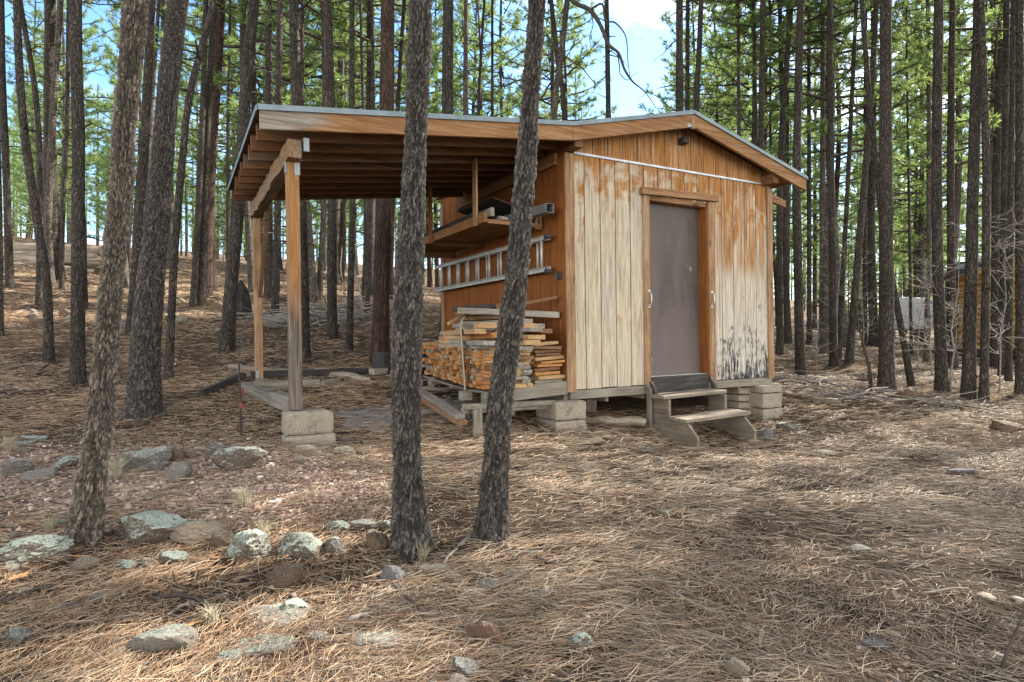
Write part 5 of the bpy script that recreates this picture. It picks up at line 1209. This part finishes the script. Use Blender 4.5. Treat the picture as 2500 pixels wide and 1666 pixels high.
def brush(px, py, size, n, label, seed):
    rs = random.Random(seed); x, d = hit(px,py); mb = MB()
    for k in range(n):
        a = rs.random()*6.28; l = size*rs.uniform(.3,1.); p = Vector((rs.gauss(0,size*.35), rs.gauss(0,size*.25), 0)); p.z = gz(x+p.x,d+p.y)-gz(x,d)+rs.uniform(.01,.12*size)
        e = p+Vector((math.cos(a)*l, math.sin(a)*l, rs.uniform(-.05,.22)*l)); m = p.lerp(e,.5)+Vector((rs.uniform(-.1,.1)*l,rs.uniform(-.1,.1)*l,rs.uniform(0,.1)*l)); r = rs.uniform(.005,.016)*size
        mb.tube([p,p.lerp(m,.5),m,m.lerp(e,.6),e],[r,r,r*.8,r*.6,r*.35],5,wob=.1)
    o = mb.build('brush_pile','twig' if seed%2 else 'limb',None,0,True); o.location = (x,d,gz(x,d)); tag(o,label,'brush pile')
brush(765,800,1.3,60,'tangle of grey brush behind the front lean-to post',1); brush(690,790,1.0,36,'brush lying on the slope between the lean-to posts',3); brush(840,770,1.3,40,'brush lying behind the slim rough pine',5)
brush(2010,965,.9,40,'heap of dead twigs on the needles right of the block column',7); brush(2130,985,.8,30,'twigs heaped at the stout upright pine\'s foot',9); brush(1960,940,.7,44,'brush in front of the eave pine\'s foot',11)
brush(700,905,.8,14,'dark branches lying between the lean-to posts',2); brush(120,905,1.0,18,'dead branches on the needles before the bent pine',4); brush(2330,1000,.8,22,'brush lying before the leaning pine at the cabin',13)
# ------------------------------------------------------------------ rocks
def rock_mesh(seed, sub=4, blocky=.5):
    import bmesh
    bm = bmesh.new(); bmesh.ops.create_icosphere(bm, subdivisions=sub, radius=1)
    V = np.array([v.co for v in bm.verts]); g = np.random.default_rng(seed)
    N = g.normal(size=(9,3)); N /= np.linalg.norm(N,axis=1,keepdims=True); D = g.uniform(.55,.92,9)
    pw = g.uniform(2.2,5.5); V = V/((np.abs(V)**pw).sum(1,keepdims=True)**(1/pw)); s = V@N.T; lim = np.min(np.where(s > 1e-3, D/np.maximum(s,1e-3), 9), axis=1); r = np.minimum(1, lim)*blocky+(1-blocky)
    n1 = fbm(V*2.+seed,4,seed)-.5; n2 = fbm(V*7+seed,4,seed+2)-.5; r = r*(1+.34*n1+.16*n2)
    f1,f2,_ = worley(V*3.5+seed, seed); r *= 1-.05*np.clip(1-(f2-f1)*5,0,1)
    for v, q in zip(bm.verts, V*r[:,None]): v.co = q
    me = bpy.data.meshes.new('rock'); bm.to_mesh(me); bm.free(); me.polygons.foreach_set('use_smooth',[True]*len(me.polygons)); me.set_sharp_from_angle(angle=R(24)); return me
RK = {}
def rock_at(x0, y0, x1, y1, mat, label, flat=1., seed=None, sink=.26, depthf=.7, group=None, rz=None, tilt=0, cat='rock'):
    """box in photo pixels: the stone's width and height; its foot stands on the ground there"""
    cx = (x0+x1)/2; X, d = hit(cx, y1-.06*(y1-y0)); wd = (x1-x0)/F*d; vis = (y1-y0)/F*d
    seed = seed if seed is not None else int(x0*3+y0); 
    key = (seed % 17, mat)
    if key not in RK: me = rock_mesh(seed % 17 + 3, 4, .72+.26*((seed%5)/5)); me.materials.append(M[mat]); RK[key] = me
    dy = wd*depthf; drop = (EYE-gz(X,d))/d     # view slope: part of the height seen is the stone's top
    hz = max(.3*wd*flat, (vis-dy*drop*.75)/(1-sink*.6)) if flat >= .99 else wd*.22*flat
    hz = min(hz, wd*.9)
    o = link('rock', RK[key]); o.scale = (wd*.58, dy*.60, hz*.68); y = d+dy*.35
    o.location = (X, y, gz(X,y)+hz*(.5-sink)*.8); o.rotation_euler = (R(random.uniform(-6,6)), R(tilt+random.uniform(-5,5)), R(rz if rz is not None else random.uniform(-18,18)))
    tag(o, label, cat, group); return o
GR = 'rocks in the border row between the near trunks'; GM = 'rocks in the second row below the lean-to'
for a in [
 (-10,1298,146,1376,'rk_lichen','long slab with green lichen top at the left edge below the pale flaky pine',1.,GR),
 (268,1250,428,1336,'rk_lichen','largest green-lichened boulder right beside the pale flaky pine\'s foot',1.,GR),
 (412,1290,556,1330,'rk_tan','low tan slab right of the largest lichened boulder',1.,GR),
 (505,1298,590,1345,'rk_brown','brown rock tucked behind the speckled one in the border row',1.,GR),
 (550,1298,648,1382,'rk_lichen','speckled lichen boulder with a knobbly top in mid row',1.,GR),
 (668,1288,768,1372,'rk_lichen','pale green sloping boulder right of the speckled one',1.,GR),
 (786,1304,834,1362,'rk_some','squarish upright rock between sloping boulder and grey near trunk',1.,GR),
 (788,1268,848,1306,'rk_lichen','round lichened rock behind the squarish upright one',1.,GR),
 (846,1274,908,1306,'rk_some','mottled rock left of the grey near trunk\'s foot',1.,GR),
 (924,1266,958,1306,'rk_lichen','small green rock touching the grey near trunk',1.,GR),
 (884,1300,952,1358,'rk_brown','dark brown rock at the grey near trunk\'s left foot',1.,GR),
 (309,1092,408,1150,'rk_some','dark white-spotted boulder right of the pale flaky pine, second row',1.,GM),
 (406,1088,450,1134,'rk_brown','brown angular rock right of the white-spotted boulder',1.,GM),
 (399,1134,452,1180,'rk_grey','grey cube-like rock in front of the brown angular rock',1.,GM),
 (495,1076,548,1122,'rk_some','upright pale rock behind the brown lichen-topped boulder',1.,GM),
 (518,1102,624,1160,'rk_lichen','brown boulder with lichen top left of the chipped block',1.,GM),
 (700,1084,768,1116,'rk_tan','tan oval stone at the foot of the post blocks',1.,None),
 (795,1088,862,1116,'rk_tan','flat sandy stone right of the post blocks',1.,None),
 (270,1360,324,1402,'rk_lichen','pale stone lying below the largest lichened boulder',1.,None),
 (333,1358,366,1394,'rk_some','small pale stone right of the one below the largest boulder',1.,None),
 (382,1344,450,1382,'rk_lichen','low lichened stone pair below the tan slab',1.,None),
 (160,1358,222,1396,'rk_tan','pale tan stone with an oak leaf below the left slab',1.,None),
 (645,1382,722,1442,'rk_brown','pitted grey-brown rock below the sloping boulder',1.,None),
 (575,1490,725,1532,'rk_grey','flat sunken grey rock behind the lichen-capped stone',.7,None),
 (673,1454,744,1514,'rk_lichen','stone capped in bright lichen in the left foreground',1.,None),
 (313,1530,442,1612,'rk_grey','rounded grey boulder in the left foreground',1.,None),
 (550,1530,690,1614,'rk_grey','wide half-buried grey boulder in the foreground',.8,None),
 (838,1526,988,1590,'rk_grey','long pale flat-topped rock in the foreground below the grey trunk',.8,None),
 (924,1370,982,1428,'rk_slate','blue-grey stone with white patch below the grey near trunk',1.,None),
 (1018,1372,1096,1418,'rk_brown','dull brown rock below the slender leaning pine',1.,None),
 (-8,1540,64,1572,'rk_some','lichened flat stone at the left edge of the foreground',1.,None),
 (124,1462,204,1494,'rk_slate','flat bluish slate piece in the left foreground',.6,None),
 (192,1432,266,1474,'rk_grey','flat grey stone beside the bluish slate piece',.8,None),
 (746,1542,798,1578,'rk_some','small spotted stone left of the long pale flat-topped rock',1.,None),
 (800,1552,830,1575,'rk_grey','smallest grey stone beside the long pale flat-topped rock',1.,None),
 (530,1588,580,1632,'rk_grey','small grey stone below the wide half-buried boulder',1.,None),
 (-6,1118,66,1162,'rk_some','left rock of the group at the left edge, second row',1.,None),
 (50,1148,118,1178,'rk_grey','low grey rock in the group at the left edge, second row',1.,None),
 (116,1116,180,1150,'rk_lichen','lichened rock left of the pale flaky trunk, second row',1.,None),
 (50,1070,104,1084,'rk_lichen','far small lichened stone left of the pale flaky trunk',1.,None),
 (1138,1508,1226,1584,'rk_red','round reddish pitted rock in the middle foreground',1.,None),
 (1394,1540,1462,1596,'rk_lichen','pale lichened stone in the middle foreground',1.,None),
 (1100,1604,1176,1660,'rk_some','speckled stone below the round reddish rock',1.,None),
 (1110,1500,1150,1526,'rk_grey','grey stone left behind the round reddish rock',1.,None),
 (2120,1562,2182,1596,'rk_slate','smooth dark grey stone in the right foreground',1.,None),
 (1780,1610,1832,1660,'rk_tan','tan stone near the bottom of the photo, right of centre',1.,None),
 (1544,1082,1596,1106,'rk_some','pale stone on the needles left of the steps',.8,None),
 (1904,1034,1952,1056,'rk_lichen','pale lichened stone below the block column',1.,None),
 (1854,1046,1894,1076,'rk_slate','dark stone beside the right foot of the steps',1.,None),
 (1992,1090,2048,1110,'rk_grey','flat grey stone on the needles right of the steps',.7,None),
 (1738,1180,1778,1194,'rk_grey','small flat grey stone in the middle of the clearing',.7,None),
 (1784,1186,1838,1206,'rk_tan','flat tan stone in the middle of the clearing',.7,None),
 (2330,1140,2392,1160,'rk_slate','bluish flat stone in the clearing near the right edge',.7,None),
 (1872,1272,1902,1302,'rk_brown','upright brown stone in the clearing',1.,None),
 (1078,1396,1124,1442,'rk_brown','brown stone right below the slender leaning pine\'s foot',1.,None),
 (1162,1412,1212,1452,'rk_grey','angular grey stone right of the brown one below the slender pine',1.,None),
 (2192,950,2252,986,'rk_brown','reddish-brown rock right of the stout upright pine\'s foot',1.,None),
 (2160,985,2200,1000,'rk_brown','small reddish rock in front of the larger reddish one',1.,None),
 (2440,1026,2510,1058,'rk_brown','brown rock at the right edge behind the clearing',1.,None),
 (510,736,550,766,'rk_brown','dark rock on the slope right of the dark pine pair',1.,None),
 (427,764,453,786,'rk_tan','sunlit tan rock on the slope left of the dark pine pair',1.,None),
 (73,780,110,804,'rk_brown','dark rock on the slope before the bent pine',1.,None),
 (143,758,168,776,'rk_brown','small dark rock on the slope by the straight stout pine',1.,None),
 (640,772,700,800,'rk_grey','grey rock on the slope between the lean-to posts',1.,None),
 (1400,1072,1470,1088,'rk_tan','flat tan stone in front of the corner blocks',.6,None),
 (1230,1392,1260,1412,'rk_grey','small grey pebble-like stone in the middle of the foreground',1.,None),
 (1610,1235,1650,1256,'rk_grey','small grey stone lying out in the clearing below the steps',.8,None),
 (2080,1330,2130,1350,'rk_grey','small half-buried stone in the right of the clearing',.8,None),
 ]: rock_at(*a[:6], flat=a[6], group=a[7])

for (n, x0, x1, y0, y1, s0, s1, lb, gp) in ((24,0,960,1275,1400,14,38,'small stone among the larger rocks of the border row','small stones in the border row'),(18,0,860,1080,1185,12,34,'small stone among the rocks of the second row','small stones in the second row'),(30,0,1500,1400,1655,12,40,'small stone half buried in the foreground needles','small stones in the foreground'),(14,1100,2480,1090,1330,8,24,'small stone lying in the clearing','small stones in the clearing'),(12,0,760,740,830,8,20,'small stone on the slope behind the lean-to','small stones on the slope')):
    for k in range(n):
        px = random.uniform(x0,x1); py = random.uniform(y0,y1); s_ = random.uniform(s0,s1)
        rock_at(px-s_/2, py-s_*.55, px+s_/2, py, random.choice(['rk_grey','rk_some','rk_brown','rk_tan','rk_grey','rk_some']), lb, seed=random.randrange(200), group=gp, sink=.28)

# ------------------------------------------------------------------ loose ground cover
def inside(x, y):      # shed footprint and lean-to blocks, lumber
    c, s = math.cos(TH), math.sin(TH); dx, dy = x-SX, y-SY; u = c*dx+s*dy; v = -s*dx+c*dy
    return (u > -.1)&(u < 3.2)&(v > .5)&(v < 3.4)
def sample(n, lo, hi, spread=1.05, extra=1.0):
    y = np.exp(rng.uniform(math.log(lo), math.log(hi), n)); x = rng.uniform(-1,1,n)*(spread*y*.95+extra); k = ~inside(x,y); return x[k], y[k]
def litter():
    n = 330000; x, y = sample(n, 1.35, 24)
    o = np.zeros_like(x); dens = fbm(np.stack([x*1.1,y*1.1,o],1),3,41); patch = fbm(np.stack([x*4,y*4,o],1),2,43)
    keep = rng.random(len(x)) < np.clip((dens-.36)*3.6+.50+1.3*(patch-.5),.30,1)*(1-.35*gravel_mask(x,y))
    x, y, dens = x[keep], y[keep], dens[keep]; n = len(x)
    z = gzv(x,y)+rng.random(n)**1.6*.030*np.clip(dens*1.6,.3,1.3)+.003
    ln = rng.uniform(.07,.15,n); flow = (fbm(np.stack([x*.8,y*.8,np.zeros(n)],1),2,47)-.5)*5; yaw = np.where(rng.random(n)<.62, flow+rng.normal(0,.45,n), rng.uniform(0,6.28,n)); pit = rng.normal(0,.10,n); cur = rng.normal(0,.9,n)*.9
    wd = np.maximum(.0010, .00044*y)*rng.uniform(.75,1.35,n); S = 4
    P = np.zeros((n,S+1,3)); a = yaw.copy(); p = np.stack([x,y,z],1)
    for i in range(S+1):
        P[:,i] = p; p = p+np.stack([np.cos(a)*np.cos(pit),np.sin(a)*np.cos(pit),np.sin(pit)-.02*(i-1.5)],1)*(ln/S)[:,None]; a = a+cur/S
    gx = P[:,:,0].ravel(); gy = P[:,:,1].ravel(); zz = P[:,:,2].ravel(); zg = np.repeat(gzv(P[:,2,0],P[:,2,1]),S+1)+.001; P[:,:,2] = np.maximum(zz, zg).reshape(n,S+1)
    d = np.stack([-np.sin(yaw),np.cos(yaw),np.zeros(n)],1); tap = np.array([.7,1,1,.9,.25])
    off = d[:,None,:]*wd[:,None,None]*tap[None,:,None]; up = np.array([0,0,1.])*wd[:,None,None]*tap[None,:,None]*.9
    V = np.stack([P-off, P+up, P+off],2).reshape(-1,3)        # three points across: a ridge
    base = np.arange(n)[:,None]*(S+1)*3; seg = np.arange(S)[None,:]*3
    b = (base+seg).reshape(-1); q = np.concatenate([np.stack([b,b+1,b+4,b+3],1), np.stack([b+1,b+2,b+5,b+4],1)]).reshape(-1)
    pal = np.array([(.38,.215,.105),(.46,.30,.165),(.54,.42,.28),(.31,.15,.07),(.17,.105,.062),(.41,.33,.24),(.52,.44,.33),(.10,.068,.048)])
    wts = np.array([.20,.18,.13,.13,.13,.10,.05,.08]); redm = np.clip((fbm(np.stack([x*.7,y*.7,np.zeros(n)],1),2,51)-.45)*3,0,1)
    ci = rng.choice(len(pal), n, p=wts); col = pal[ci]*rng.uniform(.7,1.15,(n,1))*1.0; col = col*(1-.15*redm[:,None]*np.array([0,.5,1.])); right = np.clip((x+1)/4,0,1)[:,None]; gl = col.mean(1,keepdims=True); gm_ = .26+.24*right; col = (col*(1-gm_)+gl*np.array([1.05,1.0,.90])*gm_)*np.array([1.02,1.0,.95])*(.89-.04*right)
    o = link('pine_needle_litter', fastmesh('litter', V, q, 4, 'litter', np.repeat(np.clip(col,0,1),(S+1)*3,axis=0))); tag(o,'fallen brown and tan pine needles covering the ground','needle litter',kind='stuff')
litter()
def stones():
    import bmesh
    bm = bmesh.new(); bmesh.ops.create_icosphere(bm, subdivisions=2, radius=1); B = np.array([v.co for v in bm.verts]); Fc = np.array([[v.index for v in f.verts] for f in bm.faces]); bm.free()
    def make(x, y, sz, pal, name, label, cat):
        n = len(x); z = gzv(x,y); var = 8; Bs = []
        for k in range(var):
            g = np.random.default_rng(60+k); N = g.normal(size=(7,3)); N /= np.linalg.norm(N,axis=1,keepdims=True); s = B@N.T; r = np.minimum(1, np.min(np.where(s>1e-3, g.uniform(.6,.95,7)/np.maximum(s,1e-3), 9),axis=1)); Bs.append(B*r[:,None]*(1+.25*(fbm(B*2.5+k,2,k)-.5))[:,None])
        Bs = np.array(Bs)[rng.integers(0,var,n)]; sc3 = sz[:,None]*np.stack([rng.uniform(.7,1.3,n),rng.uniform(.7,1.3,n),rng.uniform(.4,.8,n)],1)
        V = Bs*sc3[:,None,:]; a = rng.uniform(0,6.28,n); ca, sa = np.cos(a)[:,None], np.sin(a)[:,None]; V = np.stack([V[:,:,0]*ca-V[:,:,1]*sa, V[:,:,0]*sa+V[:,:,1]*ca, V[:,:,2]],2)
        V = V+np.stack([x,y,z+sz*.15],1)[:,None,:]; q = (Fc[None]+np.arange(n)[:,None,None]*len(B)).reshape(-1)
        pal = np.array(pal); col = pal[rng.integers(0,len(pal),n)]*rng.uniform(.7,1.2,(n,1)); o = link(name, fastmesh(name, V.reshape(-1,3), q, 3, 'gravel', np.repeat(col,len(B),axis=0))); tag(o,label,cat,kind='stuff')
    # pinkish gravel bed
    y = rng.uniform(3.2,5.0,26000); x = rng.uniform(-5.2,-.3,26000); k = rng.random(len(x)) < gravel_mask(x,y)*1.1; x, y = x[k][:9000], y[k][:9000]
    make(x, y, np.exp(rng.normal(math.log(.0078),.45,len(x))), [(.50,.35,.30),(.58,.44,.38),(.40,.26,.22),(.64,.55,.48),(.30,.22,.19)], 'pink_gravel', 'pinkish gravel bed between the two rows of rocks', 'gravel')
    x, y = sample(5200, 1.4, 9.); make(x, y, np.exp(rng.normal(math.log(.0050),.62,len(x))), [(.36,.30,.24),(.46,.40,.33),(.22,.18,.15),(.40,.28,.20),(.55,.49,.42)], 'small_pebbles', 'small loose pebbles scattered among the needles', 'pebbles')
stones()
def twigs_stuff():
    mb = MB()
    for k in range(300):
        d = math.exp(random.uniform(math.log(1.6),math.log(16))); x = random.uniform(-1,1)*(d*.95+.6); u,v = sinv(x,d)
        if -.1<u<3.2 and .3<v<3.4: continue
        l = random.uniform(.06,.24)*(1+.06*d); a = random.random()*6.28; p = Vector((x,d,0)); pts = []
        for i in range(5):
            z = gz(p.x,p.y)+.012+random.uniform(0,.012); pts.append((p.x,p.y,z)); a += random.uniform(-.35,.35); p = p+Vector((math.cos(a),math.sin(a),0))*l/4
        r = random.uniform(.0025,.007)*(1+.04*d); c = random.choice([(.10,.075,.055),(.20,.165,.13),(.06,.045,.035),(.16,.13,.105)]); mb.tube(pts,[r,r*.95,r*.85,r*.7,r*.4],5,cap=True,col=c)
    o = mb.build('fallen_twigs','litter',None,0,True); tag(o,'thin broken twigs scattered over the forest floor','twigs',kind='stuff')
twigs_stuff()
def stick(pts, r, label, mat='limb'):
    P = []
    for x, y in pts: X, d = hit(x,y); P.append(Vector((X,d,gz(X,d)+r*.9+.012)))
    f = []
    for i in range(len(P)-1):
        for k in range(4): f.append(P[i].lerp(P[i+1],k/4)+Vector((0,0,random.uniform(-.003,.003))))
    f.append(P[-1]); mb = MB(); c = f[0].copy(); mb.tube([q-c for q in f],[r*(1-.6*i/(len(f)-1)) for i in range(len(f))],7,wob=.1); o = mb.build('fallen_stick',mat,None,0,True); o.location = c; tag(o,label,'stick')
stick([(376,1476),(430,1468),(480,1476),(520,1500),(560,1528)],.010,'dark curved stick left of the lichen-capped stone')
stick([(380,1520),(420,1518),(462,1532)],.009,'short dark stick pointing at the oak leaf')
stick([(0,1486),(40,1470),(90,1452),(130,1446)],.011,'dark stick lying in from the left edge')
stick([(960,1440),(990,1470),(1020,1500),(1046,1540)],.011,'dark stick below the blue-grey stone')
stick([(850,1530),(890,1516),(930,1506)],.012,'short thick bark-covered twig above the long pale rock','twig')
stick([(1310,1375),(1350,1385),(1385,1400)],.010,'dark stick right of the angular grey stone')
stick([(1150,1318),(1120,1345),(1095,1372),(1080,1392)],.012,'pale root-like stick at the slender pine\'s left foot','twig')
stick([(1090,1060),(1130,1040),(1160,1030)],.008,'pale stick lying before the stand leg','twig')
def sapling_edge():
    mb = MB(); X, d = hit(2486,1640); b = Vector((X,d,gz(X,d))); pts = [Vector(P3(*p,d))-b for p in ((2440,1648),(2455,1600),(2472,1560),(2490,1520),(2503,1480))]
    mb.tube([Vector((pts[0].x,0,-.03))]+pts,[.006,.006,.005,.005,.004,.003],5); o = mb.build('fallen_stick','limb',None,0,True); o.location = b; tag(o,'thin dark stem rising at the bottom right edge','stick')
sapling_edge()
def leaf(px, py, s, rz, label):
    X, d = hit(px,py); mb = MB(); out = []; n = 36
    for i in range(n):
        a = 2*math.pi*i/n; r = .5+.5*abs(math.cos(a)); r *= 1+.38*math.cos(a*7)*(.35+.65*abs(math.sin(a))); out.append((r*math.cos(a)*s, r*math.sin(a)*s*.8, .18*s*math.sin(a)**2+.05*s*math.cos(2*a)))
    mb.add([(0,0,0)]+out,[(0,1+i,1+(i+1)%n) for i in range(n)]); mb.tube([(-.95*s,0,.05*s),(-1.5*s,.05*s,.1*s)],[.0015,.001],4)
    o = mb.build('oak_leaf','leaf'); m_ = o.modifiers.new('thick','SOLIDIFY'); m_.thickness = .0008; o.location = (X,d,gz(X,d)+.030); o.rotation_euler = (R(-12),R(10),R(rz)); tag(o,label,'leaf')
leaf(203,1378,.042,20,'large orange oak leaf on the pale tan stone'); leaf(44,1425,.036,200,'pale oak leaf in the left foreground needles'); leaf(472,1545,.034,80,'orange oak leaf between the two grey foreground boulders'); leaf(697,1376,.026,120,'small orange oak leaf below the sloping boulder'); leaf(535,1378,.020,40,'small brown oak leaf at the speckled boulder\'s foot')
def tuft(px, py, h, n, label):
    X, d = hit(px,py); mb = MB(); rs = random.Random(int(px))
    for k in range(n):
        a = rs.random()*6.28; t_ = rs.uniform(.1,.75); l = h*rs.uniform(.6,1.15); p = Vector((rs.gauss(0,.012),rs.gauss(0,.012),0)); pts = []
        for i in range(5): f = i/4; pts.append(p+Vector((math.cos(a)*t_*l*f*f, math.sin(a)*t_*l*f*f, l*f*(1-.25*f*t_))))
        mb.tube(pts,[.0016,.0015,.0012,.0008,.0003],3,cap=False)
    o = mb.build('grass_tuft','grass'); o.location = (X,d,gz(X,d)); tag(o,label,'grass tuft')
tuft(283,1172,.17,60,'pale dry grass tuft right beside the pale flaky trunk'); tuft(600,1238,.14,55,'pale dry grass tuft on the pink gravel'); tuft(645,1320,.13,40,'grey dry grass tuft between speckled and sloping boulders'); tuft(22,1105,.16,50,'dry grass tuft at the left edge'); tuft(120,1300,.10,35,'small dry grass tuft behind the left lichen slab'); tuft(520,1528,.09,40,'grey dry grass tuft right of the rounded grey boulder'); tuft(1030,1372,.12,40,'tuft of brown needles at the grey near trunk\'s right foot')
